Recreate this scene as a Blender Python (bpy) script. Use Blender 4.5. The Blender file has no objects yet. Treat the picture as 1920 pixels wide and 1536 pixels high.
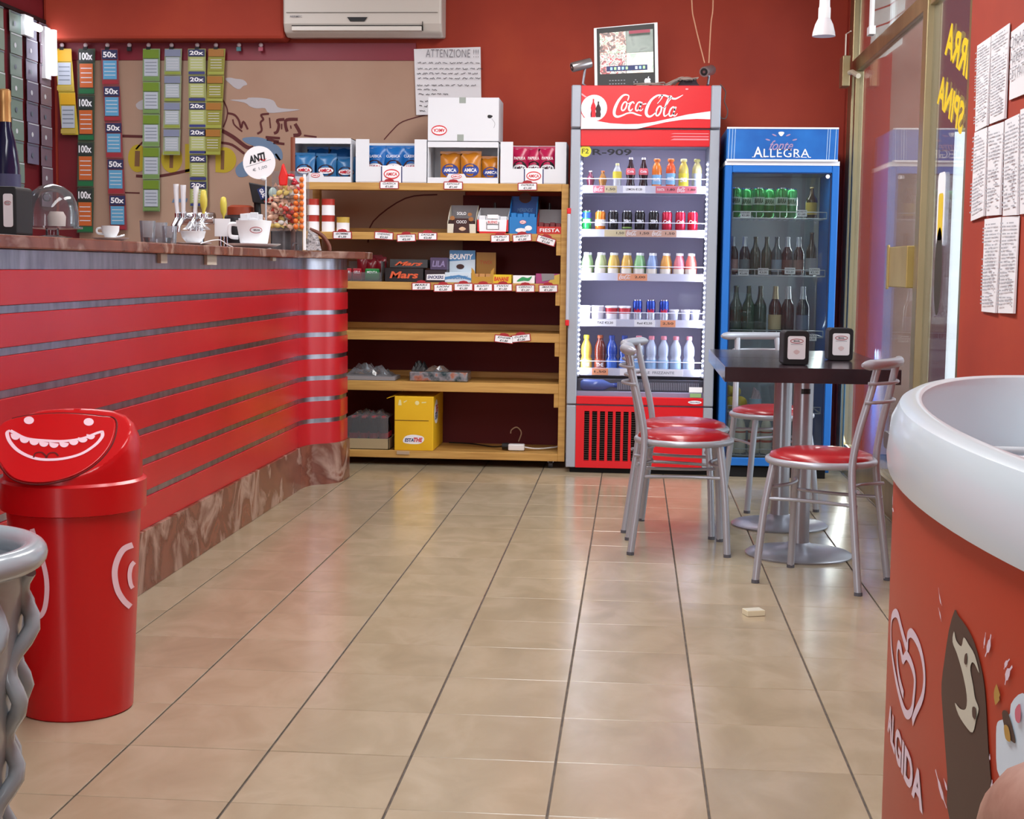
import bpy, bmesh, math, random
from mathutils import Vector, Matrix
random.seed(7)
S=bpy.context.scene
COL=S.collection
PI=math.pi
# ---------------------------------------------------------------- camera
YAW,PITCH,ROLL,FPX,CH=.0814,.0960,.0128,2770.0,1.0953
_f=Vector((-math.sin(YAW)*math.cos(PITCH),math.cos(YAW)*math.cos(PITCH),-math.sin(PITCH)))
_r=Vector((math.cos(YAW),math.sin(YAW),0)); _u=_r.cross(_f)
R_=_r*math.cos(ROLL)+_u*math.sin(ROLL); U_=-_r*math.sin(ROLL)+_u*math.cos(ROLL); F_=_f
CP=Vector((0,0,CH))
cd=bpy.data.cameras.new('camera'); cam=bpy.data.objects.new('camera',cd); COL.objects.link(cam)
cam.matrix_world=Matrix(((R_.x,U_.x,-F_.x,CP.x),(R_.y,U_.y,-F_.y,CP.y),(R_.z,U_.z,-F_.z,CP.z),(0,0,0,1)))
cd.sensor_width=36; cd.sensor_fit='HORIZONTAL'; cd.lens=FPX*36/1920; cd.clip_start=.05; cd.clip_end=200
S.camera=cam
# ---------------------------------------------------------------- light
S.view_settings.view_transform='Standard'; S.view_settings.look='None'
S.view_settings.gamma=1; S.view_settings.use_curve_mapping=False
S.view_settings.exposure=-.12
w=bpy.data.worlds.new('sky'); S.world=w; w.use_nodes=True
bg=w.node_tree.nodes['Background']; bg.inputs[0].default_value=(.93,.96,1,1); bg.inputs[1].default_value=2.6
def area(name,loc,target,sx,sy,power,color=(1,1,1)):
    l=bpy.data.lights.new(name,'AREA'); l.shape='RECTANGLE'; l.size=sx; l.size_y=sy; l.energy=power; l.color=color
    o=bpy.data.objects.new(name,l); COL.objects.link(o); o.location=loc
    o.rotation_euler=(Vector(target)-Vector(loc)).to_track_quat('-Z','Y').to_euler(); return o
area('shopfront_daylight',(-2.25,-3.0,1.45),(-.9,4,.9),2.0,2.1,80,(.90,.95,1))
area('ceiling_fluorescent',(-.3,2.6,2.82),(-.3,2.6,0),.6,3.2,92,(.95,.98,1))
area('bar_ceiling_fluorescent',(-2.4,6.3,2.75),(-2.4,6.6,0),.4,2.4,44,(.97,.97,1))
area('back_ceiling_fluorescent',(-.1,5.9,2.82),(-.1,6.2,0),.5,2.6,75,(1,.98,.96))
area('door_daylight',(3.4,6.6,2.3),(1.2,6.4,.6),2.0,2.0,110,(.88,.94,1))
# ---------------------------------------------------------------- helpers
def ray(px,py): return R_*((px-960)/FPX)+U_*((768-py)/FPX)+F_
def pl(px,py,ax,v):
    d=ray(px,py); return CP+d*((v-CP[ax])/d[ax])
def at(px,py,Y): return pl(px,py,1,Y)
def atx(px,py,X): return pl(px,py,0,X)
def atz(px,py,Z): return pl(px,py,2,Z)
def lin(h):
    h=h.lstrip('#'); o=[]
    for i in (0,2,4):
        c=int(h[i:i+2],16)/255; o.append(c/12.92 if c<=.04045 else ((c+.055)/1.055)**2.4)
    return (o[0],o[1],o[2],1)
MC={}
def mat(name,hexc,rough=.5,metal=0,spec=.5,emit=0,alpha=1,trans=0,coat=0,ior=1.45):
    if name in MC: return MC[name]
    m=bpy.data.materials.new(name); m.use_nodes=True; b=m.node_tree.nodes['Principled BSDF']
    b.inputs['Base Color'].default_value=lin(hexc); b.inputs['Roughness'].default_value=rough
    b.inputs['Metallic'].default_value=metal; b.inputs['Specular IOR Level'].default_value=spec
    b.inputs['IOR'].default_value=ior
    if emit: b.inputs['Emission Color'].default_value=lin(hexc); b.inputs['Emission Strength'].default_value=emit
    if alpha<1: b.inputs['Alpha'].default_value=alpha
    if trans: b.inputs['Transmission Weight'].default_value=trans
    if coat: b.inputs['Coat Weight'].default_value=coat; b.inputs['Coat Roughness'].default_value=.1
    MC[name]=m; return m
def nd(m,t,**k):
    n=m.node_tree.nodes.new(t)
    for a,b in k.items():
        if a in n.inputs: n.inputs[a].default_value=b
        else: setattr(n,a,b)
    return n
def lk(m,a,b): m.node_tree.links.new(a,b)
def mottle(m,stops,scale=5,detail=6,rough=None,coord='Object',stretch=(1,1,1),bump=0,distort=0,rand=0,dim='ShaderNodeTexNoise'):
    """noise driven colour ramp on a principled material"""
    b=m.node_tree.nodes['Principled BSDF']
    tc=nd(m,'ShaderNodeTexCoord'); mp=nd(m,'ShaderNodeMapping'); mp.inputs['Scale'].default_value=stretch
    n=nd(m,'ShaderNodeTexNoise'); n.inputs['Scale'].default_value=scale; n.inputs['Detail'].default_value=detail
    n.inputs['Distortion'].default_value=distort
    if coord=='World':
        g=nd(m,'ShaderNodeNewGeometry'); lk(m,g.outputs['Position'],mp.inputs[0])
    else: lk(m,tc.outputs[coord],mp.inputs[0])
    if rand:
        oi=nd(m,'ShaderNodeObjectInfo'); mu=nd(m,'ShaderNodeVectorMath',operation='SCALE'); mu.inputs[0].default_value=(17,31,9)
        lk(m,oi.outputs['Random'],mu.inputs['Scale']); ad=nd(m,'ShaderNodeVectorMath',operation='ADD')
        lk(m,mp.outputs[0],ad.inputs[0]); lk(m,mu.outputs[0],ad.inputs[1]); lk(m,ad.outputs[0],n.inputs['Vector'])
    else: lk(m,mp.outputs[0],n.inputs['Vector'])
    r=nd(m,'ShaderNodeValToRGB'); e=r.color_ramp.elements
    while len(e)<len(stops): e.new(.5)
    for k,(p,h) in enumerate(stops): e[k].position=p; e[k].color=lin(h)
    lk(m,n.outputs['Fac'],r.inputs[0]); out=r.outputs[0]
    if rand:
        hs=nd(m,'ShaderNodeHueSaturation'); mr=nd(m,'ShaderNodeMapRange'); mr.inputs['To Min'].default_value=1-rand; mr.inputs['To Max'].default_value=1+rand
        lk(m,oi.outputs['Random'],mr.inputs['Value']); lk(m,mr.outputs[0],hs.inputs['Value']); lk(m,out,hs.inputs['Color']); out=hs.outputs[0]
    lk(m,out,b.inputs['Base Color'])
    if bump:
        bp=nd(m,'ShaderNodeBump'); bp.inputs['Strength'].default_value=bump; bp.inputs['Distance'].default_value=.004
        lk(m,n.outputs['Fac'],bp.inputs['Height']); lk(m,bp.outputs[0],b.inputs['Normal'])
    return m
def glassmat(name,tint='#ffffff',ior=1.45,rough=.0,gain=1.0,haze=0):
    """thin pane: fresnel mix of clear transmission and mirror reflection, with an optional dusty film"""
    if name in MC: return MC[name]
    m=bpy.data.materials.new(name); m.use_nodes=True; nt=m.node_tree; nt.nodes.clear()
    o=nt.nodes.new('ShaderNodeOutputMaterial'); t=nt.nodes.new('ShaderNodeBsdfTransparent'); t.inputs[0].default_value=lin(tint)
    g=nt.nodes.new('ShaderNodeBsdfGlossy'); g.inputs['Roughness'].default_value=rough
    f=nt.nodes.new('ShaderNodeFresnel'); f.inputs[0].default_value=ior
    mu=nt.nodes.new('ShaderNodeMath'); mu.operation='MULTIPLY'; mu.inputs[1].default_value=gain; mu.use_clamp=True
    x=nt.nodes.new('ShaderNodeMixShader'); nt.links.new(f.outputs[0],mu.inputs[0]); nt.links.new(mu.outputs[0],x.inputs[0])
    nt.links.new(t.outputs[0],x.inputs[1]); nt.links.new(g.outputs[0],x.inputs[2]); out=x.outputs[0]
    if haze:
        d=nt.nodes.new('ShaderNodeBsdfDiffuse'); d.inputs[0].default_value=lin('#c8ccd2'); y=nt.nodes.new('ShaderNodeMixShader'); y.inputs[0].default_value=haze
        nt.links.new(out,y.inputs[1]); nt.links.new(d.outputs[0],y.inputs[2]); out=y.outputs[0]
    nt.links.new(out,o.inputs[0]); MC[name]=m; return m
LOC={}
def V3(p): return Vector((p[0],p[1],p[2] if len(p)>2 else 0))
class MB:
    def __init__(s): s.v=[]; s.f=[]; s.m=[]
    def add(s,vs,fs,m=0):
        o=len(s.v); s.v+=[tuple(x) for x in vs]; s.f+=[tuple(i+o for i in f) for f in fs]; s.m+=[m]*len(fs); return s
    def box(s,x0,x1,y0,y1,z0,z1,m=0):
        return s.add([(x0,y0,z0),(x1,y0,z0),(x1,y1,z0),(x0,y1,z0),(x0,y0,z1),(x1,y0,z1),(x1,y1,z1),(x0,y1,z1)],
            [(0,3,2,1),(4,5,6,7),(0,1,5,4),(1,2,6,5),(2,3,7,6),(3,0,4,7)],m)
    def lathe(s,prof,c=(0,0,0),n=20,m=0,ax='z',cap=True,ms=None):
        vs=[];fs=[]
        for r,z in prof:
            for k in range(n):
                a=2*PI*k/n; x,y=r*math.cos(a),r*math.sin(a)
                p=(x,y,z) if ax=='z' else ((z,x,y) if ax=='x' else (y,z,x))
                vs.append((p[0]+c[0],p[1]+c[1],p[2]+c[2]))
        o=len(s.v); s.v+=vs
        for j in range(len(prof)-1):
            for k in range(n):
                s.f.append((o+j*n+k,o+j*n+(k+1)%n,o+(j+1)*n+(k+1)%n,o+(j+1)*n+k)); s.m.append(ms[j] if ms else m)
        if cap:
            s.f.append(tuple(o+k for k in range(n))[::-1]); s.m.append(ms[0] if ms else m)
            s.f.append(tuple(o+(len(prof)-1)*n+k for k in range(n))); s.m.append(ms[-1] if ms else m)
        return s
    def tube(s,pts,r,n=8,m=0,closed=False):
        P=[Vector(p) for p in pts]; N=len(P); rr=r if isinstance(r,(list,tuple)) else [r]*N
        up=None; o=len(s.v)
        for i,p in enumerate(P):
            t=(P[(i+1)%N]-P[i-1]) if closed else (P[min(i+1,N-1)]-P[max(i-1,0)])
            t.normalize()
            if up is None:
                a=Vector((0,0,1)) if abs(t.z)<.9 else Vector((1,0,0)); up=(a-t*a.dot(t)).normalized()
            else: up=(up-t*up.dot(t)).normalized()
            sd=t.cross(up)
            for k in range(n):
                a=2*PI*k/n; q=p+(up*math.cos(a)+sd*math.sin(a))*rr[i]; s.v.append(tuple(q))
        for i in range(N if closed else N-1):
            j=(i+1)%N
            for k in range(n): s.f.append((o+i*n+k,o+j*n+k,o+j*n+(k+1)%n,o+i*n+(k+1)%n)); s.m.append(m)
        if not closed:
            s.f.append(tuple(o+k for k in range(n))); s.f.append(tuple(o+(N-1)*n+k for k in range(n))[::-1]); s.m+=[m,m]
        return s
    def prism(s,poly,a0,a1,plane='xy',m=0):
        """poly in plane, extruded along the third axis"""
        n=len(poly); vs=[]
        for a in (a0,a1):
            for p,q in poly: vs.append({'xy':(p,q,a),'xz':(p,a,q),'yz':(a,p,q)}[plane])
        fs=[tuple(range(n))[::-1],tuple(range(n,2*n))]+[(k,(k+1)%n,n+(k+1)%n,n+k) for k in range(n)]
        return s.add(vs,fs,m)
    def ball(s,c,rx,ry=None,rz=None,n=10,m=0):
        ry=ry or rx; rz=rz or rx; k=n//2+1; pr=[(math.sin(PI*i/k),-math.cos(PI*i/k)) for i in range(k+1)]
        pr[0]=(.02,-1); pr[-1]=(.02,1); o=len(s.v); s.lathe(pr,(0,0,0),n,m)
        for i in range(o,len(s.v)): a=s.v[i]; s.v[i]=(a[0]*rx+c[0],a[1]*ry+c[1],a[2]*rz+c[2])
        return s
    def build(s,name,mats,parent=None,bev=0,smooth=0,world=True,seg=2):
        me=bpy.data.meshes.new(name)
        o_=Vector((0,0,0))
        if world and parent is not None: o_=LOC.get(parent.name,Vector((0,0,0)))
        me.from_pydata([(x-o_.x,y-o_.y,z-o_.z) for x,y,z in s.v],[],s.f)
        if not isinstance(mats,(list,tuple)): mats=[mats]
        for q in mats: me.materials.append(q)
        me.polygons.foreach_set('material_index',s.m)
        bm=bmesh.new(); bm.from_mesh(me); bmesh.ops.recalc_face_normals(bm,faces=bm.faces); bm.to_mesh(me); bm.free()
        if smooth:
            me.shade_smooth(); me.set_sharp_from_angle(angle=math.radians(smooth))
        ob=bpy.data.objects.new(name,me); COL.objects.link(ob)
        if parent is not None: ob.parent=parent; LOC[ob.name]=o_
        if bev:
            b=ob.modifiers.new('bevel','BEVEL'); b.width=bev; b.segments=seg; b.limit_method='ANGLE'; b.angle_limit=math.radians(40)
        return ob
def tag(o,label=None,cat=None,group=None,kind=None):
    if label: o['label']=label
    if cat: o['category']=cat
    if group: o['group']=group
    if kind: o['kind']=kind
    return o
def thing(name,label,cat,loc=(0,0,0),rz=0,group=None):
    o=bpy.data.objects.new(name,None); COL.objects.link(o); o.location=loc; o.rotation_euler=(0,0,rz); o.empty_display_size=.05
    LOC[o.name]=Vector(loc); return tag(o,label,cat,group)
def struct(o): o['kind']='structure'; return o
def dup(root,loc,rz=0,label=None,group=None,scale=None):
    r=root.copy(); COL.objects.link(r); r.location=loc; r.rotation_euler=(0,0,rz); LOC[r.name]=Vector(loc)
    if label: r['label']=label
    if group: r['group']=group
    if scale: r.scale=scale
    def rec(a,b):
        for ch in list(a.children):
            c=ch.copy(); COL.objects.link(c); c.parent=b; rec(ch,c)
    rec(root,r); return r
def cr(P,n=6,closed=False):
    """catmull-rom through points (any dimension)"""
    P=[tuple(p) for p in P]; N=len(P); out=[]
    for i in range(N if closed else N-1):
        a,b,c,d=(P[(i-1)%N],P[i],P[(i+1)%N],P[(i+2)%N]) if closed else (P[max(i-1,0)],P[i],P[i+1],P[min(i+2,N-1)])
        for k in range(n):
            t=k/n; out.append(tuple(.5*((2*b[j])+(-a[j]+c[j])*t+(2*a[j]-5*b[j]+4*c[j]-d[j])*t*t+(-a[j]+3*b[j]-3*c[j]+d[j])*t**3) for j in range(len(b))))
    if not closed: out.append(P[-1])
    return out
X_=Vector((1,0,0)); Y_=Vector((0,1,0)); Z_=Vector((0,0,1))
def flat(name,polys,o,u,v,m,parent,fn=None,sub=0):
    """flat print: 2D polygons placed at o with axes u,v (world), or mapped by fn"""
    b=MB()
    for P in polys:
        b.add([(p[0],p[1],0) for p in P],[tuple(range(len(P)))])
    if sub:
        me=bpy.data.meshes.new('t'); me.from_pydata(b.v,[],b.f); bm=bmesh.new(); bm.from_mesh(me); bmesh.ops.triangulate(bm,faces=bm.faces)
        for _ in range(sub): bmesh.ops.subdivide_edges(bm,edges=[e for e in bm.edges if e.calc_length()>.02],cuts=1,use_grid_fill=True); bmesh.ops.triangulate(bm,faces=bm.faces)
        b=MB(); bm.verts.ensure_lookup_table(); b.v=[tuple(q.co) for q in bm.verts]; b.f=[tuple(q.index for q in f.verts) for f in bm.faces]; b.m=[0]*len(b.f); bm.free()
    if fn: b.v=[tuple(fn(p[0],p[1])) for p in b.v]
    else:
        o=Vector(o); b.v=[tuple(o+u*p[0]+v*p[1]) for p in b.v]
    return b.build(name,m,parent)
def ribbon(pts,wd):
    """2D ribbon polygons (quads) along pts with width(s)"""
    N=len(pts); W=wd if isinstance(wd,(list,tuple)) else [wd]*N
    if len(W)!=N: W=[W[0]+(W[-1]-W[0])*i/(N-1) for i in range(N)] if len(W)==2 else [W[min(len(W)-1,int(i*len(W)/N))] for i in range(N)]
    L=[];Rr=[]
    for i in range(N):
        a=pts[max(i-1,0)]; b=pts[min(i+1,N-1)]; dx,dy=b[0]-a[0],b[1]-a[1]; l=math.hypot(dx,dy) or 1e-9
        nx,ny=-dy/l,dx/l; h=W[i]/2; L.append((pts[i][0]+nx*h,pts[i][1]+ny*h)); Rr.append((pts[i][0]-nx*h,pts[i][1]-ny*h))
    return [[L[i],L[i+1],Rr[i+1],Rr[i]] for i in range(N-1)]
def strokes(name,lst,o,u,v,m,parent,fn=None):
    polys=[]
    for P,wd in lst: polys+=ribbon(P,wd)
    return flat(name,polys,o,u,v,m,parent,fn)
TX={}
def textmesh(s,shear=0,off=0,sp=1):
    k=(s,shear,off,sp)
    if k in TX: return TX[k]
    c=bpy.data.curves.new('t','FONT'); c.body=s; c.shear=shear; c.offset=off; c.space_character=sp; c.resolution_u=3; c.fill_mode='FRONT'
    ob=bpy.data.objects.new('t',c); COL.objects.link(ob); bpy.context.view_layer.update()
    me=bpy.data.meshes.new_from_object(ob); vs=[tuple(q.co) for q in me.vertices]; fs=[tuple(p.vertices) for p in me.polygons]
    bpy.data.objects.remove(ob); TX[k]=(vs,fs); return TX[k]
def writing(name,s,o,u,v,w,h,m,parent,shear=0,off=.01,sp=1,fn=None):
    vs,fs=textmesh(s,shear,off,sp); xs=[p[0] for p in vs]; ys=[p[1] for p in vs]
    x0,x1,y0,y1=min(xs),max(xs),min(ys),max(ys); sx=w/(x1-x0) if w else h/(y1-y0); sy=h/(y1-y0) if h else sx
    Q=[((p[0]-(x0+x1)/2)*sx,(p[1]-(y0+y1)/2)*sy) for p in vs]
    b=MB()
    if fn: b.add([fn(*q) for q in Q],fs)
    else:
        o=Vector(o); b.add([o+u*q[0]+v*q[1] for q in Q],fs)
    return b.build(name,m,parent)
def ell(cx,cy,rx,ry,n=28): return [(cx+rx*math.cos(2*PI*k/n),cy+ry*math.sin(2*PI*k/n)) for k in range(n)]
def rrect(x0,x1,y0,y1,r,n=4):
    P=[]
    for cx,cy,a in ((x1-r,y1-r,0),(x0+r,y1-r,PI/2),(x0+r,y0+r,PI),(x1-r,y0+r,3*PI/2)):
        for k in range(n+1): P.append((cx+r*math.cos(a+PI/2*k/n),cy+r*math.sin(a+PI/2*k/n)))
    return P
ORD=['first','second','third','fourth','fifth','sixth','seventh','eighth','ninth','tenth','eleventh','twelfth']
# ---------------------------------------------------------------- common materials
white=mat('white_paint','#e9ebee',.45); paper=mat('paper','#e4e4e8',.8); card=mat('white_card','#e3e6ec',.7)
black=mat('black_plastic','#101013',.5); ink=mat('ink','#2a2a30',.8); dark=mat('dark_gap','#0b0a0c',.8)
red=mat('red_print','#d2121f',.45); navy=mat('navy_print','#1c2c66',.5); wprint=mat('white_print','#f4f4f8',.6)
chrome=mat('chrome','#d6d8dd',.18,1); steel=mat('brushed_steel','#a9abb4',.32,1); silver=mat('silver_paint','#a6a9b2',.35,.3)
greyc=mat('cooler_grey','#9fa5b0',.45,.2); yellow=mat('yellow_print','#e6b81c',.5); blueprint=mat('blue_print','#1f6fc4',.5)
inkgrey=mat('grey_print','#8b8d95',.8); brownp=mat('brown_paint','#5c2a2a',.8)
# ================================================================ ROOM SHELL
XW=1.15; YB=8.52; XL=-3.4; ZC=2.95
wall_red=mottle(mat('red_wall','#a23a24',.75),[(.25,'#94301f'),(.55,'#a23823'),(.8,'#ac4226')],2.2,5,coord='World',bump=.06)
wall_maroon=mottle(mat('maroon_wall','#761a22',.6),[(.3,'#66141d'),(.7,'#7a1a24')],2,4,coord='World')
pinkstone=mottle(mat('pink_stone','#a4806f',.8),[(.2,'#83604f'),(.5,'#a07c6b'),(.8,'#b49484')],3,8,coord='World',bump=.15)
grout=mottle(mat('grout','#5b5048',.8),[(.3,'#4a423c'),(.7,'#665a50')],30,3,coord='World')
fl=struct(MB().box(XL,1.9,-3.2,9.6,-.06,-.004).build('floor',grout)); fl.name='floor'
tile=mottle(mat('floor_tile','#a49680',.22,0,.6),[(.22,'#968870'),(.45,'#a09279'),(.62,'#a99b83'),(.85,'#9a8c73')],4.2,7,stretch=(1.6,1,1),distort=.6,rand=.035,bump=.02)
_b=tile.node_tree.nodes['Principled BSDF']; _b.inputs['Roughness'].default_value=.19
TX0,TY0,TW=-.478,5.146,.325
tb=MB().box(.0025,TW-.0025,.001,TW-.001,-.004,0)
t0=None
for j in range(-11,11):
    for i in range(-5,6):
        x=TX0+i*TW; y=TY0+j*TW
        if x+TW<-1.72 or x>XW+.02 or y+TW<1.9: continue
        if t0 is None: t0=tb.build('floor_tile',tile,fl,bev=.0012,seg=1,world=False); o=t0
        else:
            o=t0.copy(); COL.objects.link(o); o.parent=fl
        o.location=(x,y,random.uniform(-.0004,.0004)); 
# rest of the floor (behind the camera, behind the bar)
q=MB()
for j in range(-25,-10):
    for i in range(-9,6):
        x=TX0+i*TW; y=TY0+j*TW
        if y<-3.2 or y+TW>1.9 and i>-5: continue
        if y+TW>1.9: continue
        q.box(x+.0025,x+TW-.0025,y+.001,y+TW-.001,-.004,0)
for j in range(-10,11):
    for i in range(-9,-5):
        x=TX0+i*TW; y=TY0+j*TW; q.box(x+.0025,x+TW-.0025,y+.001,y+TW-.001,-.004,0)
tag(q.build('floor_tile_field',tile,fl),kind='stuff')
struct(MB().box(XL-.1,XW+.1,YB,YB+.12,0,ZC).build('wall_back',wall_red))
wl=struct(MB().box(XL-.12,XL,-3.2,YB,0,ZC).build('wall_left',wall_maroon))
wr=struct(MB().box(XW,XW+.24,-3.2,5.36,0,ZC).build('wall_right',wall_red))
struct(MB().box(XW,XW+.24,5.36,YB+.12,2.62,ZC).box(XW,XW+.24,8.44,YB+.12,0,2.62).build('wall_right_lintel',wall_red)).name='wall_right'
struct(MB().box(XL-.12,XW+.24,-3.2,YB+.12,ZC,ZC+.1).build('ceiling',mat('ceiling_paint','#d9d2cc',.9)))
struct(MB().box(XL,-2.0,YB-.16,YB,2.36,ZC).build('trim_1',wall_red,bev=.02)).name='trim_1'
# baseboard tiles along the wall below door
bbm=mottle(mat('baseboard_tile','#b59c86',.35),[(.3,'#9c8068'),(.7,'#bfa78f')],5,5,coord='World')
bb=struct(MB().box(XW-.012,XW,3.4,5.36,0,.12).build('baseboard_right',bbm,bev=.003))
struct(MB().box(-1.1,XW+.24,-3.32,-3.2,0,ZC).box(XL-.12,-1.1,-3.32,-3.2,2.45,ZC).box(XL-.12,-3.3,-3.32,-3.2,0,2.45).build('wall_front',wall_red))
# ---- glass door / shopfront on the right
gold=mottle(mat('bronze_aluminium','#a5946f',.38,.75),[(.3,'#8f7f5d'),(.7,'#b7a680')],3,3,coord='World',stretch=(1,1,.2))
pane_m=glassmat('pane_glass','#eef2f4',1.5,0,.48,haze=.02)
dr=thing('door_1',None,None,(XW+.02,6.9,0)); dr['kind']='structure'
DX0,DX1=XW+.005,XW+.045
def bar(y0,y1,z0,z1,nm,x0=DX0,x1=DX1,m=gold): return MB().box(x0,x1,y0,y1,z0,z1).build(nm,m,dr,bev=.004)
bar(8.30,8.44,0,2.62,'door_stile'); bar(8.12,8.17,.0,2.16,'door_stile',DX0-.005,DX1); bar(6.15,6.24,0,2.62,'door_stile',DX0-.01,DX1+.01); bar(5.36,5.42,0,2.62,'door_stile')
bar(6.24,8.30,2.16,2.235,'transom_rail'); bar(5.42,6.15,2.16,2.235,'transom_rail'); bar(5.42,8.30,2.57,2.62,'transom_rail')
bar(6.24,8.12,0,.16,'kick_rail'); bar(5.42,6.15,0,.16,'kick_rail')
MB().box(XW+.022,XW+.028,6.24,8.12,.16,2.16).build('pane',pane_m,dr); MB().box(XW+.022,XW+.028,5.42,6.15,.16,2.16).build('pane',pane_m,dr)
MB().box(XW+.022,XW+.028,8.17,8.30,0,2.16).build('pane',pane_m,dr)
lock=MB().box(XW-.03,XW+.01,6.26,6.72,1.03,1.205).box(XW-.036,XW-.028,6.68,6.72,1.02,1.215)
lock.build('lock_case',mottle(mat('brass_plate','#b09a5e',.4,.5),[(.3,'#a48d52'),(.7,'#bda76c')],4,2,coord='World'),dr,bev=.006)
# yellow mirrored lettering on the pane, read from the street
ylw=mat('yellow_vinyl','#e8c81e',.5)
def glasspt(px,py): p=atx(px,py,XW+.020); return p
for s_,pa,pb,hh in (('BIRRA',(1785,135),(1835,190),.2),('SPINA',(1762,215),(1805,260),.2)):
    pass
writing('vinyl_lettering','BIRRA',Vector((XW+.020,5.62,1.90)),Vector((0,.94,.34)),Vector((0,-.34,.94)),.56,.13,ylw,dr,off=.03)
writing('vinyl_lettering','SPINA',Vector((XW+.020,5.76,1.73)),Vector((0,.94,.34)),Vector((0,-.34,.94)),.50,.12,ylw,dr,off=.03)
flat('vinyl_mug',[rrect(-.07,.07,-.16,.12,.03)],Vector((XW+.020,5.86,1.36)),Y_,Z_,wprint,dr)
flat('vinyl_mug',[rrect(-.045,.045,-.14,.04,.02)],Vector((XW+.0195,5.86,1.36)),Y_,Z_,ylw,dr)
flat('vinyl_mug',[ell(0,0,.07,.17)],Vector((XW+.0195,5.86,1.10)),Y_,Z_,mat('vinyl_dark','#3b3428',.6),dr)
# latch on top of the far stile and chain
lt=thing('door_latch','brass and cream latch block at the top corner of the glass door frame','latch',(XW-.02,8.25,2.13))
MB().box(XW-.07,XW-.03,8.12,8.24,2.08,2.24).build('backplate',gold,lt,bev=.003)
MB().tube([(XW-.05,8.16,2.15),(XW-.02,8.1,2.15),(XW+.0,8.02,2.12)],.014).build('bolt',mat('cream_plastic','#c9bda6',.5),lt,smooth=40)
MB().tube([(XW-.05,8.18,2.18),(XW-.05,8.18,2.36),(XW-.03,8.14,2.37)],.004,6).build('cord',mat('cord_white','#d8c8b8',.7),lt)
# transom window with fan-folded cardboard and white fitting
win=thing('window_1',None,None,(XW+.02,7.2,2.24)); win['kind']='structure'
MB().box(XW+.03,XW+.034,6.24,8.3,2.235,2.57).build('pane',pane_m,win)
cm=mottle(mat('cardboard_white','#c9c1b8',.8),[(.3,'#b5a99d'),(.7,'#d2cbc3')],6,4)
vent=thing('folded_ventilation_panel','white corrugated vent panel behind the window above the glass door','vent panel',(XW+.07,8.0,2.25))
for k in range(6):
    z=2.19+.085*k
    MB().add([(1.20,8.0-.02*k,z),(1.285,8.0-.02*k,z+.03),(1.37,8.02-.02*k,z+.095),(1.37,8.0-.02*k,z+.17),(1.285,7.98-.02*k,z+.105),(1.20,7.97-.02*k,z+.075),(1.20,8.005-.02*k,z),(1.285,8.005-.02*k,z+.03),(1.37,8.025-.02*k,z+.095),(1.37,8.005-.02*k,z+.17),(1.285,7.985-.02*k,z+.105),(1.20,7.975-.02*k,z+.075)],[(0,1,4,5),(1,2,3,4),(11,10,7,6),(10,9,8,7),(0,6,7,1),(1,7,8,2),(5,4,10,11),(4,3,9,10),(0,5,11,6),(2,8,9,3)]).build('slat',cm,vent)
    continue
    MB().add([(XW+.05,7.62,z),(XW+.05,8.28,z),(XW+.09,8.28,z+.06),(XW+.09,7.62,z+.06),(XW+.056,7.62,z),(XW+.056,8.28,z),(XW+.096,8.28,z+.06),(XW+.096,7.62,z+.06)],[(0,1,2,3),(4,7,6,5),(0,4,5,1),(3,2,6,7),(0,3,7,4),(1,5,6,2)]).build('slat',cm,vent)
cl=MB().tube([(XW-.02,7.5,2.25),(XW-.02,7.5,2.6)],.012); cl.box(XW-.035,XW-.005,7.46,7.54,2.25,2.29)
tag(cl.build('window_stay_pipe',white,smooth=40),'white vertical stay pipe standing on the transom rail of the door','pipe')
# outside
struct(MB().box(1.55,9,1.0,13,-.12,-.02).build('street_ground',mottle(mat('pavement','#a9a29a',.85),[(.3,'#958f88'),(.7,'#b8b2aa')],2,6,coord='World')))
struct(MB().box(1.46,1.67,9.0,9.3,0,3.4).build('trim_2',pinkstone)).name='trim_2'
struct(MB().box(1.20,1.40,8.95,9.3,0,3.4).build('trim_3',mottle(mat('dusky_stone','#8c6a5c',.8),[(.3,'#6f5046'),(.7,'#9b786a')],3,6,coord='World'))).name='trim_3'
struct(MB().box(1.40,1.46,9.05,9.3,0,3.4).box(1.67,1.865,9.02,9.3,0,3.4).box(1.865,2.6,9.02,9.3,1.95,3.4).build('trim_4',mat('maroon_outside','#5a2430',.7))).name='trim_4'
area('street_daylight',(2.6,7.0,3.0),(1.6,9.0,1.2),1.6,1.6,9,(.95,.97,1))

# ================================================================ MURAL + BAND on the back wall
mural=thing('wall_mural','beige painted desert mural panel with clouds and brown rock sketches on the back wall','mural',(-2.1,YB-.01,1.0))
beige=mottle(mat('mural_beige','#ad8e7c',.8),[(.25,'#a6836f'),(.55,'#b0917d'),(.8,'#ba9d87')],1.3,4,coord='World')
MB().box(XL+.14,-.98,YB-.012,YB-.001,.99,2.262).build('board',beige,mural)
MB().box(XL+.02,XL+.14,YB-.012,YB-.001,.85,2.262).build('painted_edge',wall_maroon,mural)
YM=YB-.014
def mp(*pts): return [(at(x,y,YM).x,at(x,y,YM).z) for x,y in pts]
cloudm=mat('mural_cloud','#b9b4b8',.85); blm=mat('mural_blue','#6f86a3',.85); ym=mat('mural_yellow','#b9a22c',.8); lil=mat('mural_lilac','#a38a92',.85)
OM=Vector((0,YM,0))
def c400(P): return [(400+x*.20833,80+y*.20833) for x,y in P]
flat('painted_cloud',[mp(*cr(c400([(105,325),(150,315),(200,325),(270,335),(305,375),(270,390),(235,420),(190,405),(150,370)]),3,True))],OM,X_,Z_,cloudm,mural)
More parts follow.
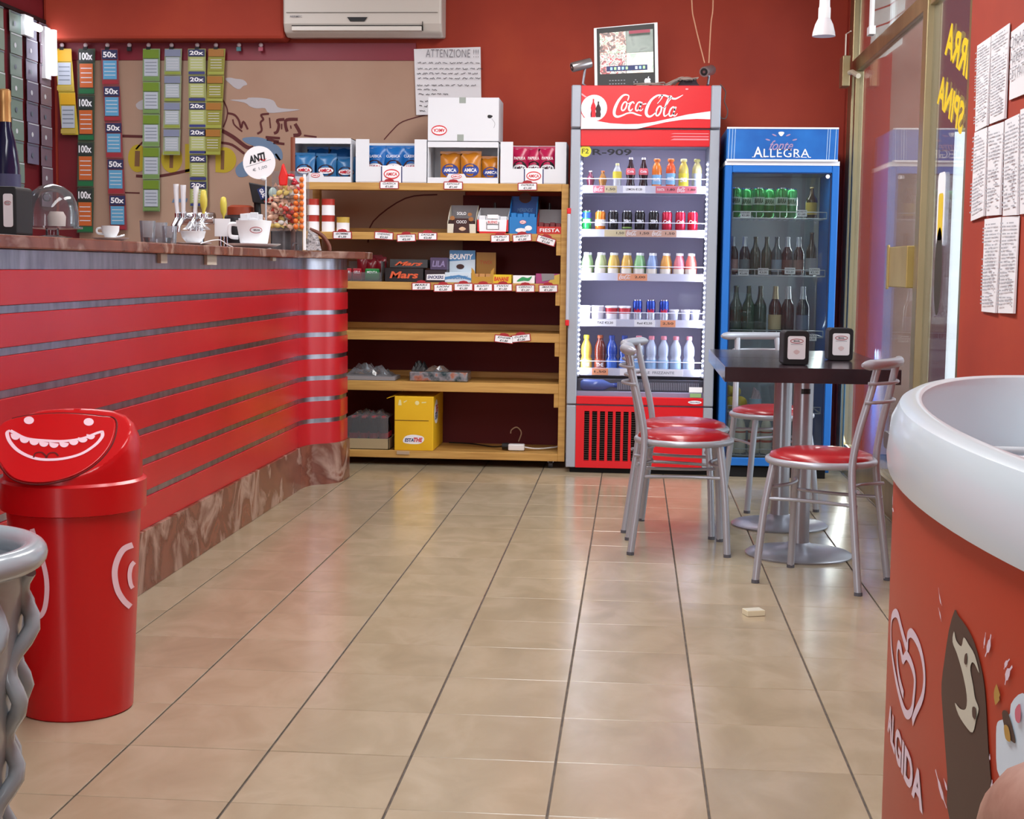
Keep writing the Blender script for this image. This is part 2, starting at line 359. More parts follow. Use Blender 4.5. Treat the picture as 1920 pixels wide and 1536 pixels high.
flat('painted_cloud',[mp(*cr(c400([(145,515),(290,510),(320,495),(440,498),(540,520),(580,580),(660,595),(780,603),(650,622),(500,632),(465,590),(390,592),(330,575),(280,540)]),3,True))],OM,X_,Z_,cloudm,mural)
flat('painted_cloud',[mp(*cr([(255,195),(275,185),(285,200),(262,206)],3,True))],OM,X_,Z_,cloudm,mural)
for _s in ([mp(*cr(c400([(265,860),(400,850),(520,890),(610,960),(620,1050),(560,1040),(440,960),(300,905)]),3,True)),mp(*cr(c400([(200,1130),(290,1060),(330,1180),(230,1210)]),3,True)),mp((325,373),(352,372),(350,379),(322,380))]): flat('painted_sky_patch',[_s],OM,X_,Z_,blm,mural)
sk=[[(90,520),(125,600),(120,680),(90,760)],[(130,635),(190,650),(230,700),(250,770),(270,710),(310,780)],[(175,690),(190,740),(260,800)],
 [(500,640),(430,650),(450,690),(425,720),(435,790),(395,820)],[(505,675),(515,770)],[(640,690),(575,700),(590,740),(575,800),(545,815)],[(615,730),(615,780)],
 [(760,690),(660,695),(650,745),(665,800)],[(695,745),(700,775)],[(735,730),(780,820),(720,835)],[(470,850),(600,860)],[(480,870),(590,890)],[(815,835),(930,850)],
 [(75,790),(180,850),(300,940),(360,945)],[(70,900),(170,920),(280,1000)],[(540,900),(640,912)],[(560,1000),(600,1060)]]
wk=[.008,.012,.009,.012,.008,.016,.008,.018,.008,.02,.014,.014,.01,.022,.014,.014,.012]
for _s in ([(mp(*cr(c400(P),4)),w_) for P,w_ in zip(sk,wk)]+[(mp(*cr(P,4)),w_) for P,w_ in (([(228,255),(300,257)],.016),([(255,330),(300,330),(360,318)],.016),([(232,361),(262,362)],.008),([(690,455),(700,415),(760,372),(820,365)],.008),([(720,262),(735,245),(755,228),(800,215)],.006),([(255,280),(270,265),(290,262)],.01))]): strokes('painted_line',[_s],OM,X_,Z_,brownp,mural)
for nm,cx in (('G',262),('O',325),('L',372),('D',425)):
    pass
def gl(px,py): return at(px,py,YM)
flat('painted_letter',[mp(*[(258+18*math.cos(a),297+26*math.sin(a)) for a in [k*PI/12 for k in range(24)]])],OM,X_,Z_,ym,mural)
flat('painted_letter',[mp(*[(322+20*math.cos(a),298+26*math.sin(a)) for a in [k*PI/12 for k in range(24)]])],OM,X_,Z_,ym,mural)
flat('painted_letter',[mp((347,270),(358,270),(358,314),(376,314),(376,324),(347,324))],OM,X_,Z_,ym,mural)
flat('painted_letter',[mp(*([(404,278),(404,323)]+[(420+23*math.cos(a),300+24*math.sin(a)) for a in [PI/2-k*PI/12 for k in range(13)]]))],OM,X_,Z_,ym,mural)
OM2=Vector((0,-.001,0))+OM
for _s in [(mp(*cr(P,4)),w_) for P,w_ in (([(258,283),(257,312)],.03),([(322,282),(321,315)],.022),([(418,282),(417,318)],.02))]: strokes('painted_letter_core',[_s],OM2,X_,Z_,mat('mural_brown','#7d5a3c',.8),mural)
band=struct(MB().box(XL+.02,-1.27,YB-.018,YB-.001,2.262,2.36).build('trim_5',mat('crimson_band','#7d1a2b',.45))); band.name='trim_5'

# hooks and ticket strips
tk={}
def tm(n,h): return mat('ticket_'+n,h,.45)
def ticket_strip(px,top,bot,n,w_px,kind,drift=0,desc=''):
    Y=YB-.06; p=at(px,top,Y); q=at(px+drift,bot,Y); H=(p.z-q.z)/n; W=w_px*Y/FPX
    t=thing('scratch_ticket_strip',desc,'ticket strip',(p.x,Y,q.z),0,'scratch card strips hanging behind the bar')
    base,head,panel,foot,txt=kind
    for k in range(n):
        z1=p.z-k*H; z0=z1-H; x0=p.x+(q.x-p.x)*k/n; x1=p.x+(q.x-p.x)*(k+1)/n; xm=(x0+x1)/2; wob=.004*math.sin(k*1.9)
        b=MB(); z1s=z1-.001; a=W/2
        b.add([(x0-a,Y,z1s),(x0+a,Y,z1s),(x1+a,Y+wob-.006,z0+.001),(x1-a,Y+wob-.006,z0+.001),(x0-a,Y+.0015,z1s),(x0+a,Y+.0015,z1s),(x1+a,Y+wob-.0045,z0+.001),(x1-a,Y+wob-.0045,z0+.001)],[(0,1,2,3),(7,6,5,4),(0,4,5,1),(3,2,6,7),(0,3,7,4),(1,5,6,2)])
        tc_=b.build('ticket',tm(base[0],base[1]),t)
        yf=Y-.0085
        def rc(u0,u1,v0,v1,nm,mm,dy=0): flat(nm,[[(xm+u0*W,z1-v0*H),(xm+u1*W,z1-v0*H),(xm+u1*W,z1-v1*H),(xm+u0*W,z1-v1*H)]],(0,yf-dy,0),X_,Z_,mm,tc_)
        rc(-.46,.46,.04,.30,'ticket_header',tm(*head)); rc(-.40,.40,.33,.84,'scratch_panel',tm(*panel)); rc(-.46,.46,.87,.97,'ticket_footer',tm(*foot))
        if txt: writing('printed_number',txt,(xm,yf-.001,z1-.17*H),X_,Z_,W*.78,H*.16,wprint,tc_,off=.03)
        polys=[]
        for r_ in range(4):
            zz=z1-(.42+.1*r_)*H; polys.append([(xm-.33*W,zz),(xm+.33*W,zz),(xm+.33*W,zz-.018*H),(xm-.33*W,zz-.018*H)])
        flat('printed_lines',polys,(0,yf-.001,0),X_,Z_,tm('line','#d9dde4') if kind[2][0]!='silverp' else tm('lined','#6b7684'),tc_)
    return t
K100=(('dk','#3d4a38'),('dk100','#2c3330'),('orange','#c4622e'),('green','#1f6a3e'),'100x')
K50=(('rd','#8c4044'),('nv50','#2c2f55'),('cyan','#5d9fc6'),('rd2','#9c2c36'),'50x')
Kg=(('gr','#7f9a6e'),('grh','#6d8a24'),('silverp','#b9c4c8'),('grf','#6f9050'),None)
Ks=(('sg','#8f9a7a'),('sgh','#7e86a0'),('silver2','#aab4bc'),('sgf','#8c9a3c'),None)
K20=(('yg','#9aa060'),('nv20','#30345c'),('lime','#b0b878'),('nv3','#343a78'),'20x')
Ko=(('ol','#8f8a2a'),('olh','#a06a20'),('olp','#8e8c30'),('olf','#9aa040'),None)
Ky=(('yl','#c9b03a'),('ylh','#d8a61e'),('silverp','#b4bcc8'),('ylf','#b8a04a'),None)
strips=[(118,91,253,2,32,Ky,14,'short yellow two-ticket strip hanging leftmost on the back wall beside the red corner'),
 (163,91,437,4.2,32,K100,-3,'long strip of orange 100x scratch cards behind the glass cake dome'),
 (205,91,432,5.2,33,K50,18,'long strip of blue 50x scratch cards next to the orange 100x strip'),
 (284,91,397,5,33,Kg,0,'long strip of green and silver scratch cards over the left yellow mural letter'),
 (325,91,291,4,33,Ks,-3,'strip of four silver-grey scratch cards left of the 20x strip'),
 (369,91,388,6,34,K20,4,'strip of yellow-green 20x scratch cards hanging just above the beer taps'),
 (407,91,291,4,32,Ko,-9,'strip of four olive scratch cards, the rightmost strip overlapping the 20x strip')]
for px,a,b,n,wp,kd,df,ds in strips: ticket_strip(px,a,b,int(round(n)),wp,kd,df,ds)
for k,px in enumerate((119,163,204,245,281,324,372,407,450,491)):
    p=at(px,87,YB-.03)
    b=MB().lathe([(.006,0),(.006,.02)],(p.x,YB-.04,p.z),8,0,'y').ball((p.x,YB-.052,p.z+.004),.013,n=8,m=1).box(p.x-.012,p.x+.012,YB-.062,YB-.046,p.z-.03,p.z-.008,2)
    where=['holding the short yellow strip','holding the orange 100x strip','holding the blue 50x strip','left empty, fourth from the left','holding the green strip','holding the silver-grey strip','holding the 20x strip','holding the olive strip','holding a scrap of teal paper','rightmost, with a scrap of pink paper'][k]
    tag(b.build('wall_hook',[chrome,mat('hook_knob','#c8b8bc',.3),black if k<8 else mat('scrap%d'%k,'#4f8088' if k==8 else '#b05a6c',.7)],smooth=40),'round-headed clip hook on the crimson band '+where,'hook',group='hooks on the crimson band')
# left wall strips (on a black rail on the left wall)
rail=MB().box(XL,XL+.02,5.6,8.42,2.445,2.465); tag(rail.build('ticket_rail',black),'thin dark rail along the top of the left wall behind the bar','rail')
lk_=(('gl','#6f8078'),('glh','#7d8c84'),('glp','#8a9a90'),('glf','#5f7068'))
for k,(ya,zb,desc) in enumerate(((7.70,1.30,'nearest to the picture edge'),(7.93,1.28,'second from the picture edge'),(8.14,1.62,'purple, beside the bright tube'),(8.33,1.35,'deepest in the corner'))):
    t=thing('scratch_ticket_strip','grey-green scratch card strip hanging on the left wall, '+desc,'ticket strip',(XL+.03,ya,zb),0,'scratch card strips on the left wall')
    n=int((2.44-zb)/.115); 
    mm=[tm('gl','#7d8f80'),tm('glb','#7b8f86'),tm('glc','#77728a'),tm('gld','#86727e')][k]
    for j in range(n):
        z1=2.44-j*.115; b=MB().box(XL+.02+.004*(j%2),XL+.023+.004*(j%2),ya-.075,ya+.075,z1-.112,z1).build('ticket',mm,t)
        flat('printed_mark',[[(-.07,.045),(.07,.045),(.07,.05),(-.07,.05)],ell(0.02,-.01,.014,.014,10)],(XL+.0285,ya,z1-.055),-Y_,Z_,tm('line','#d9dde4') if j%2 else tm('lined','#5a3444'),b)
lamp=thing('wall_glow_tube','bright white glowing tube upright in the left wall corner','lamp',(XL+.06,8.05,2.2))
MB().box(XL+.02,XL+.045,8.28,8.36,2.13,2.42).build('backplate',white,lamp)
MB().lathe([(.028,2.15),(.028,2.40)],(XL+.075,8.30,0),14).build('tube',mat('tube_glow','#f2f4ff',.5,emit=6),lamp)  # emissive tube put at the bright white spot in the corner
lamp2=thing('wall_glow_tube','smaller bright glowing tube on the left wall behind the ticket strips','lamp',(XL+.06,8.05,2.2))
MB().box(XL+.02,XL+.045,8.0,8.12,2.33,2.44).build('backplate',white,lamp2)
MB().lathe([(.02,7.98),(.02,8.14)],(XL+.07,0,2.385),12,0,'y').build('tube',MC['tube_glow'],lamp2)  # emissive tube put at the smaller bright spot

# ================================================================ AIR CONDITIONER
ac=thing('air_conditioner','white wall-mounted split air conditioner above the ticket band','air conditioner',(-1.547,YB-.2,2.37))
ax0,ax1=-1.995,-1.10; acm=mat('ac_plastic','#cfc9c0',.4)
prof=[(YB-.001,2.385),(YB-.12,2.375),(YB-.175,2.395),(YB-.20,2.44),(YB-.205,2.70),(YB-.15,2.73),(YB-.001,2.73)]
MB().prism(prof,ax0,ax1,'yz').build('body',acm,ac,bev=.012,seg=3)
MB().box(ax0+.05,ax1-.11,YB-.208,YB-.16,2.40,2.425).build('louver',mat('ac_light','#d9d5cd',.35),ac,bev=.003)
MB().box(ax0+.05,ax1-.11,YB-.2065,YB-.19,2.4255,2.4295).box(ax1-.107,ax1-.104,YB-.2065,YB-.19,2.40,2.45).build('louver_gap',dark,ac)
MB().box(ax0+.02,ax1-.02,YB-.2105,YB-.2,2.498,2.501).build('panel_seam',mat('ac_seam','#8b867e',.6),ac)
flat('display_window',[[(-.058,.012),(.058,.012),(.04,-.012),(-.04,-.012)]],(-1.572,YB-.207,2.462),X_,Z_,black,ac)
writing('maker_mark','AERMEC',(-1.92,YB-.208,2.478),X_,Z_,.07,.011,inkgrey,ac)

# ================================================================ NOTICE on back wall
nt=thing('handwritten_notice','handwritten white paper notice headed ATTENZIONE taped high on the back wall','notice',(-1.09,YB-.02,1.98))
p0=at(776,92,YB-.02); p1=at(901,88,YB-.02); p2=at(903,214,YB-.02); p3=at(781,216,YB-.02)
MB().add([(p0.x,YB-.02,p0.z),(p1.x,YB-.02,p1.z),(p2.x,YB-.024,p2.z),(p3.x,YB-.03,p3.z),(p0.x,YB-.018,p0.z),(p1.x,YB-.018,p1.z),(p2.x,YB-.022,p2.z),(p3.x,YB-.028,p3.z)],[(0,1,2,3),(7,6,5,4),(0,4,5,1),(1,5,6,2),(2,6,7,3),(3,7,4,0)]).build('sheet',paper,nt)
tp=at(848,100,YB-.032); writing('heading','ATTENZIONE !!!',(tp.x,YB-.032,tp.z),X_,Z_,.30,.045,mat('pencil','#77777e',.8),nt,off=-.01,sp=1.1)
ls=[]
rnd=random.Random(3)
for k,(yy,xa,xb) in enumerate(((118,783,898),(129,783,899),(138,782,893),(147,784,895),(160,783,896),(168,783,822),(177,785,846),(190,788,800),(199,786,800),(208,787,798))):
    x=xa
    while x<xb-3:
        l=rnd.uniform(5,11); P=[]
        n=int(l/1.0)
        for i in range(n+1):
            p=at(x+l*i/n,yy-.6*k*0+rnd.uniform(-1.6,1.6),YB-.032); P.append((p.x,p.z))
        ls.append((P,.0032)); x+=l+rnd.uniform(2.5,5)
strokes('handwriting',ls,(0,YB-.0335,0),X_,Z_,ink,nt)['kind']='stuff'
# papers on the right wall
def sheet(c,lines,desc,big=None,seed=0):
    P=[atx(x,y,XW-.006) for x,y in c]; o=sum(P,Vector())/4
    t=thing('posted_sheet',desc,'paper sheet',tuple(o),0,'papers taped to the right wall')
    Q=P+[p+Vector((.002,0,0)) for p in P]
    Q[2]=Q[2]-Vector((.006,0,0))
    MB().add(Q,[(0,1,2,3),(7,6,5,4),(0,4,5,1),(1,5,6,2),(2,6,7,3),(3,7,4,0)]).build('sheet',paper,t)
    rn=random.Random(seed); polys=[]
    def uv(u,v):
        a=P[0].lerp(P[1],u); b=P[3].lerp(P[2],u); return a.lerp(b,v)
    b=MB()
    if big:
        for k,s_ in enumerate(big):
            c_=uv(.5,.2+.22*k); writing('printed_word',s_,c_-Vector((.008,0,0)),-Y_,Z_,.2,.035,inkgrey,t,off=-.01)
    else:
        for r_ in range(lines):
            v=.06+.88*r_/lines; u=.08
            while u<.9:
                l=rn.uniform(.08,.3)
                if rn.random()<.75:
                    A=[uv(u,v),uv(min(u+l,.93),v),uv(min(u+l,.93),v+.35/lines),uv(u,v+.35/lines)]
                    b.add([p-Vector((.009,0,0)) for p in A],[(0,1,2,3)])
                u+=l+.05
        b.build('printed_text',mat('faint_print','#a9abb3',.8),t)
sheet([(1832,86),(1858,68),(1853,235),(1828,247)],26,'upper left narrow typed sheet on the right wall',seed=1)
sheet([(1859,67),(1893,43),(1886,222),(1855,233)],26,'upper middle typed sheet on the right wall, left of the large-lettered one',seed=2)
sheet([(1896,60),(1935,30),(1934,172),(1892,188)],8,'large-lettered sheet at the upper right of the right wall papers',big=('ORARI','APERTI','ESTATE'),seed=3)
sheet([(1827,249),(1851,238),(1847,405),(1820,415)],22,'middle row leftmost typed sheet on the right wall',seed=4)
sheet([(1853,238),(1882,228),(1877,403),(1849,405)],22,'middle row central typed sheet on the right wall',seed=5)
sheet([(1884,226),(1911,213),(1910,403),(1880,405)],22,'middle row typed sheet above the right part of the lowest sheet',seed=6)
sheet([(1913,206),(1940,195),(1940,398),(1912,402)],22,'sheet at the photograph edge on the right wall',seed=7)
sheet([(1846,411),(1877,407),(1869,587),(1840,584)],24,'left half of the lowest typed sheets on the right wall',seed=8)
sheet([(1879,407),(1911,405),(1903,588),(1871,587)],24,'right half of the lowest typed sheets on the right wall',seed=9)
# hanging reflector bulb
hb=thing('hanging_spot_bulb','white reflector bulb hanging at the top right in front of the red wall','lamp',(.733,6.1,2.02))
MB().lathe([(.046,2.03),(.044,2.045),(.036,2.075),(.024,2.10)],(.733,6.1,0),20).build('reflector',mat('bulb_glass','#d5d2d8',.25),hb,smooth=50)
MB().lathe([(.024,2.10),(.024,2.14),(.021,2.145),(.02,2.19)],(.733,6.1,0),18).build('collar',white,hb,smooth=40)
MB().tube([(.733,6.1,2.19),(.733,6.1,ZC)],.012,8).build('stem',white,hb,smooth=40)
# ================================================================ BAR COUNTER
slatred=mottle(mat('slat_red','#b81a22',.27,0,.6),[(.3,'#a8141d'),(.7,'#b91c24')],1.5,3,coord='World')
marble=mottle(mat('red_marble','#7c3a30',.22),[(.2,'#4e2a21'),(.42,'#7c4838'),(.52,'#66382b'),(.62,'#9f8072'),(.68,'#74402f'),(.85,'#8a5a46')],4.5,10,coord='World',distort=.9)
alum=mottle(mat('counter_aluminium','#a7a4ad',.28,1),[(.3,'#8d8a94'),(.7,'#bab8c2')],6,4,coord='World',stretch=(1,4,1))
ct=thing('bar_counter','bar counter fronted with horizontal red slats and bright metal strips','counter',(-1.85,4.6,0))
def cplan(off):
    """front line of the counter in plan: straight run, small concave step, rounded end"""
    a=[(-1.62-off,1.2),(-1.62-off,7.06)]
    c=[(-1.62-off,7.06),(-1.612-off,7.13),(-1.59-off*.8,7.19+off*.3),(-1.55-off*.5,7.235+off),(-1.51-off*.7,7.27+off),(-1.48-off,7.33+off*.8),(-1.468-off,7.40),(-1.468-off,7.52)]
    return a,c
def strip(z0,z1,off,th,nmA,nmB,m,parent=ct):
    a,c=cplan(off); a2,c2=cplan(off+th)
    MB().prism(a+a2[::-1],z0,z1).build(nmA,m,parent,bev=.0015,seg=1)
    C=cr(c,4); C2=cr(c2,4)
    MB().prism(C+C2[::-1],z0,z1).build(nmB,m,parent,smooth=50)
zs=[1.072,.958,.849,.739,.630,.523,.419,.310]; gap=.0225
for k,z in enumerate(zs):
    bot=(zs[k+1]+gap) if k<7 else .205
    strip(bot,z,0,.014,'front_slat','end_slat',slatred)
    if k: strip(z,z+gap,.006,.01,'front_metal_strip','end_metal_strip',alum)
strip(1.072,1.126,.004,.012,'fascia_rail','fascia_end',alum)
strip(0,.205,-.012,.02,'plinth','plinth_end',marble)
MB().box(-2.05,-1.64,1.2,7.05,.02,1.12).box(-2.05,-1.52,7.3,7.52,.02,1.12).build('carcass',mat('carcass','#3a1a1a',.7),ct)
for y in (5.33,6.05):
    pass
for _a,_b,_c in ((4.95,5.02,1.094),(5.5,5.63,1.09),(6.52,6.58,1.11)): MB().box(-1.6265,-1.612,_a,_b,_c,1.126).build('masking_tape',mat('tape','#b9ab9c',.8),ct)
wt=[(-1.585,1.2),(-1.585,7.02),(-1.57,7.12),(-1.53,7.17),(-1.45,7.2),(-1.38,7.25),(-1.345,7.33),(-1.345,7.55),(-2.12,7.55),(-2.12,1.2)]
tag(MB().prism(wt,1.127,1.162).build('marble_worktop',marble,bev=.004),'polished red marble worktop along the top of the slatted bar counter','worktop')
ZT=1.162

# ================================================================ WOODEN SHELF UNIT
wood=mottle(mat('pine','#c0924c',.5),[(.3,'#b08242'),(.55,'#c79a54'),(.8,'#d3a964')],5,6,coord='World',stretch=(.6,3,9),distort=.5)
sh=thing('wooden_shelf_unit','pine open shelf unit on castors between the bar and the red cooler','shelving',(-1.1,8.25,0))
SX0,SX1=-1.80,-.40
def bx(nm,x0,x1,y0,y1,z0,z1,m,par,bev=.002): return MB().box(x0,x1,y0,y1,z0,z1).build(nm,m,par,bev=bev,seg=1)
SH=[(1.503,1.543),(1.236,1.276),(.966,1.008),(.690,.738),(.412,.465),(.042,.083)]
for z0,z1 in SH:
    bx('shelf_board',SX0,SX1,8.02,8.44,z1-.022,z1-.003,wood,sh); bx('front_lip',SX0,SX1,8.0,8.018,z0,z1,wood,sh)
bb_=mat('shade_board','#5e161a',.7)
bx('shade_board',-.984,-.40,8.442,8.452,.97,1.50,bb_,sh); bx('shade_board',-1.84,-.40,8.442,8.452,.045,.969,bb_,sh)  # added boards, their dark maroon stands in for shade in the bays
for k in (1,2,3,4): bx('rear_batten',SX0,SX1,8.42,8.44,SH[k][1]-.003,SH[k][1]+.032,wood,sh)
bx('side_post',-.40,-.362,8.0,8.06,.042,1.543,wood,sh); bx('side_post',-.40,-.362,8.38,8.44,.042,1.543,wood,sh)
bx('side_post',-1.84,-1.80,8.0,8.06,.042,1.543,wood,sh); bx('side_post',-1.84,-1.80,8.38,8.44,.042,1.543,wood,sh)
for z0,z1 in SH[1:5]: bx('cleat',-.425,-.40,8.0,8.10,z0-.075,z0,wood,sh)
for x in (-.44,-1.76):
    for y in (8.06,8.38):
        c=MB().lathe([(.020,-.012),(.020,.012)],(x,y,.0205),14,0,'x').build('castor_wheel',mat('castor_grey','#4c4c52',.5),sh,smooth=40)
        MB().box(x-.016,x+.016,y-.01,y+.01,.03,.043).build('castor_fork',steel,c)
def zsh(k): return SH[k][1]+.0005

# ---- AMICA-like oval crisp logos
def oval_logo(par,c,w_,h_,s_='AMICA',ring=red,fill=wprint,tcol=red,flip=False,u=X_,n=None):
    nrm=u.cross(Z_) if n is None else n
    e=lambda k:Vector(c)+nrm*k
    vv=-Z_ if flip else Z_; uu=-u if flip else u
    flat('logo_oval',[ell(0,0,w_/2,h_/2,20)],e(.0006),u,Z_,ring,par); flat('logo_oval',[ell(0,0,w_*.44,h_*.38,20)],e(.0012),u,Z_,fill,par)
    writing('logo_word',s_,e(.0018),uu,vv,w_*.72,h_*.34,tcol,par,off=.03)
def bag(x,y,z,wd,ht,dp,m,desc,logo,grp,tilt=0,word='AMICA',strip=None):
    t=thing('crisp_bag',desc,'crisp bag',(x,y,z),tilt,grp); LOC[t.name]=Vector((0,0,0))
    N=8; M=9; vs=[];fs=[]
    for sgn in (-1,1):
        for j in range(M+1):
            v=j/M
            for i in range(N+1):
                u=i/N-.5; pin=1-.10*math.cos(PI*(v-.5))**2*0
                bul=dp/2*max(0,math.sin(PI*v))**.55*max(0,math.cos(PI*u))**.6
                ww=wd*(1-.06*math.sin(PI*v)); vs.append((u*ww,sgn*bul+ (0),v*ht+.006*math.sin(9*u)*(v>.9)))
    n1=(N+1)*(M+1)
    for s_ in range(2):
        for j in range(M):
            for i in range(N): a=s_*n1+j*(N+1)+i; fs.append((a,a+1,a+N+2,a+N+1) if s_==0 else (a,a+N+1,a+N+2,a+1))
    b=MB(); b.add(vs,fs); b.build('pouch',m,t,smooth=60,world=False)
    q=MB(); 
    for k in range(1): q.box(-wd/2,wd/2,-.0015,.0015,ht-.004,ht+.010)
    q.build('crimped_seal',m,t,world=False)
    if logo:
        def fn(a,b_,d=0):
            v=(b_+ht*.42)/ht; u=a/wd; bul=dp/2*max(0,math.sin(PI*v))**.55*max(0,math.cos(PI*u))**.6; return (a,-bul-.0025-d,b_+ht*.42)
        flat('logo_oval',[ell(0,0,wd*.40,ht*.22,18)],None,None,None,logo[0],t,fn=lambda a,b_:fn(a,b_))
        flat('logo_oval',[ell(0,0,wd*.36,ht*.12,18)],None,None,None,logo[1],t,fn=lambda a,b_:fn(a,b_,.0012))
        writing('logo_word',word,None,None,None,wd*.6,ht*.12,logo[2],t,fn=lambda a,b_:fn(a,b_,.0024),off=.03)
    LOC[t.name]=Vector((x,y,z)); return t
# the flat()/writing() fn results above are local already
def carton_tray(name,desc,x0,x1,y0,y1,z0,z1,cut,labelpx=None,grp=None,kind='tower'):
    t=thing(name,desc,'carton',((x0+x1)/2,(y0+y1)/2,z0),0,grp); th=.004
    MB().box(x0,x1,y0,y1,z0,z0+th).build('base',card,t)
    MB().box(x0,x1,y1-th,y1,z0+th,z1).build('back_wall',card,t); MB().box(x0,x0+th,y0,y1-th,z0+th,z1).build('side_wall',card,t); MB().box(x1-th,x1,y0,y1-th,z0+th,z1).build('side_wall',card,t)
    w_=x1-x0
    if kind=='tower':
        a=x0+w_*.19; b=x1-w_*.17
        MB().prism([(x0,z0+th),(x1,z0+th),(x1,z1-.006),(x1-.006,z1),(b,z1),(b,cut),(a,cut),(a,z1),(x0+.006,z1),(x0,z1-.006)],y0-th,y0,'xz').build('front_wall',card,t)
        m0=x0+w_*.36; m1=x1-w_*.34
        MB().box(m0,m1,y0-th-.002,y0-th,z0,cut+.004).build('front_label',wprint,t)
        flat('label_stripe',[[(m0,z0),(m0+.006,z0),(m0+.006,cut),(m0,cut)],[(m1-.006,z0),(m1,z0),(m1,cut),(m1-.006,cut)]],(0,y0-th-.0026,0),X_,Z_,navy,t)
        oval_logo(t,((m0+m1)/2,y0-th-.003,(z0+cut)/2+.002),(m1-m0)*.75,(cut-z0)*.62)
    else:
        MB().box(x0,x1,y0,y1-th,z1-th,z1).build('top_wall',card,t)
        MB().box(x0,x1,y0-th,y0,z1-.03,z1).build('front_header',card,t)
        MB().prism([(x0,z0),(x1,z0),(x1,z0+.030),(x0+w_*.55,z0+.030),(x0+w_*.52,z0+.05),(x0+w_*.30,z0+.05),(x0+w_*.27,z0+.030),(x0,z0+.030)],y0-th,y0,'xz').build('front_lip',card,t)
        oval_logo(t,(x0+w_*.41,y0-th-.001,z0+.036),w_*.15,.024)
    return t
YS=8.01
def X8(px,Y=YS): return at(px,420,Y).x
def Zp(py,px=800,Y=YS): return at(px,py,Y).z
zt=zsh(0)
mb=mat('bag_blue','#2a6ba0',.25); mb2=mat('bag_azure','#1565b0',.25); mo=mat('bag_orange','#c27a1e',.25); mp_=mat('bag_magenta','#b01a4c',.25)
LG=(mat('logo_ring_dark','#3a1620',.5),wprint,red)
g='crisp display cartons on top of the shelf unit'
carton_tray('crisp_carton','open-fronted white carton of pale blue crisp bags, leftmost on the shelf top',X8(546),X8(658),YS,YS+.26,zt,Zp(259,600),0,grp=g,kind='window')
for k,(px,py) in enumerate(((568,290),(608,291),(645,297))):
    bag(X8(px),YS+.05+.01*k,zt+.004,.115,Zp(py,px)-zt,.05,mb,'light blue crisp bag, '+['left','middle','right'][k]+' one in the leftmost open carton',LG,'blue crisp bags in the leftmost carton',word='AMICA')
for k,px in enumerate((585,628)): bag(X8(px),YS+.15,zt+.004,.12,Zp(276,px)-zt,.05,mb2,'blue crisp bag in the rear row of the leftmost carton, '+['left','right'][k],None,'blue crisp bags in the leftmost carton')
carton_tray('crisp_carton','tower-sided white carton of blue crisp bags, second on the shelf top',X8(667),X8(799),YS,YS+.26,zt,Zp(261,680),Zp(312,720),grp=g)
for k,px in enumerate((700,735,768)):
    bag(X8(px),YS+.06+.006*k,zt+.004,.115,Zp(276,px)-zt,.05,mb2,'bright blue crisp bag, '+['left','middle','right'][k]+' one between the carton towers',LG,'bright blue crisp bags in the second carton')
    writing('bag_word','CLASSICA',(X8(px),YS+.028,Zp(292,px)),X_,Z_,.075,.014,wprint,bpy.context.scene.objects[[o.name for o in COL.objects if o.name.startswith('crisp_bag')][-1]])
carton_tray('crisp_carton','open-fronted white carton of orange crisp bags under the upside-down carton',X8(801),X8(933),YS,YS+.26,zt,Zp(266,860),0,grp=g,kind='window')
LG2=(mat('logo_ring_blue','#2b3f8e',.5),mat('logo_fill_blue','#3c55a8',.5),wprint)
for k,px in enumerate((841,880,918)): bag(X8(px),YS+.05+.02*(k!=1),zt+.004,.115,Zp(287 if k<2 else 296,px)-zt,.05,mo,'orange crisp bag, '+['left','middle','right'][k]+' one in the open carton',LG2,'orange crisp bags in the third carton')
x0,x1=X8(801),X8(933); zb=Zp(265,860)+.001; zt2=Zp(183,860)
t=thing('closed_carton','closed white crisp carton set upside down on the open carton of orange bags','carton',((x0+x1)/2,YS+.13,zb))
MB().box(x0,x1,YS-.004,YS+.26,zb,zt2).build('body',card,t,bev=.002)
MB().box(x0+.17,x0+.205,YS-.0045,YS+.255,zt2,zt2+.0008).box(x0+.17,x0+.205,YS-.0052,YS-.0042,zt2-.03,zt2+.0008).box(x0+.16,x0+.195,YS-.0052,YS-.0042,zb,zb+.035).build('sealing_tape',mat('tape_grey','#9aa39c',.4),t)
oval_logo(t,(x0+.062,YS-.0045,zb+.056),.085,.055,flip=True)
flat('punched_hole',[cr([(-.012,.004),(-.004,.01),(.016,.004),(.005,-.008),(-.009,-.006)],3,True)],(x0+.335,YS-.0048,zb+.13),X_,Z_,black,t)
strokes('scuff_line',[(cr([(0.01,-.01),(.028,-.035),(.022,-.06)],4),.002)],(x0+.335,YS-.0048,zb+.13),X_,Z_,inkgrey,t)
carton_tray('crisp_carton','tower-sided white carton of magenta crisp bags beside the red cooler',X8(937),X8(1060),YS,YS+.26,zt,Zp(266,950),Zp(317,1000),grp=g)
LG3=(black,wprint,ink)
for k,px in enumerate((972,998,1024)):
    bg_=bag(X8(px),YS+.06+.02*(k==1),zt+.004,.1,Zp(278,px)-zt,.05,mp_,'magenta crisp bag, '+['left','middle','right'][k]+' one between the carton towers',LG3,'magenta crisp bags in the fourth carton')
    writing('bag_word','PAPRIKA',(X8(px),YS+.028,Zp(296,px)),X_,Z_,.06,.016,wprint,bg_)

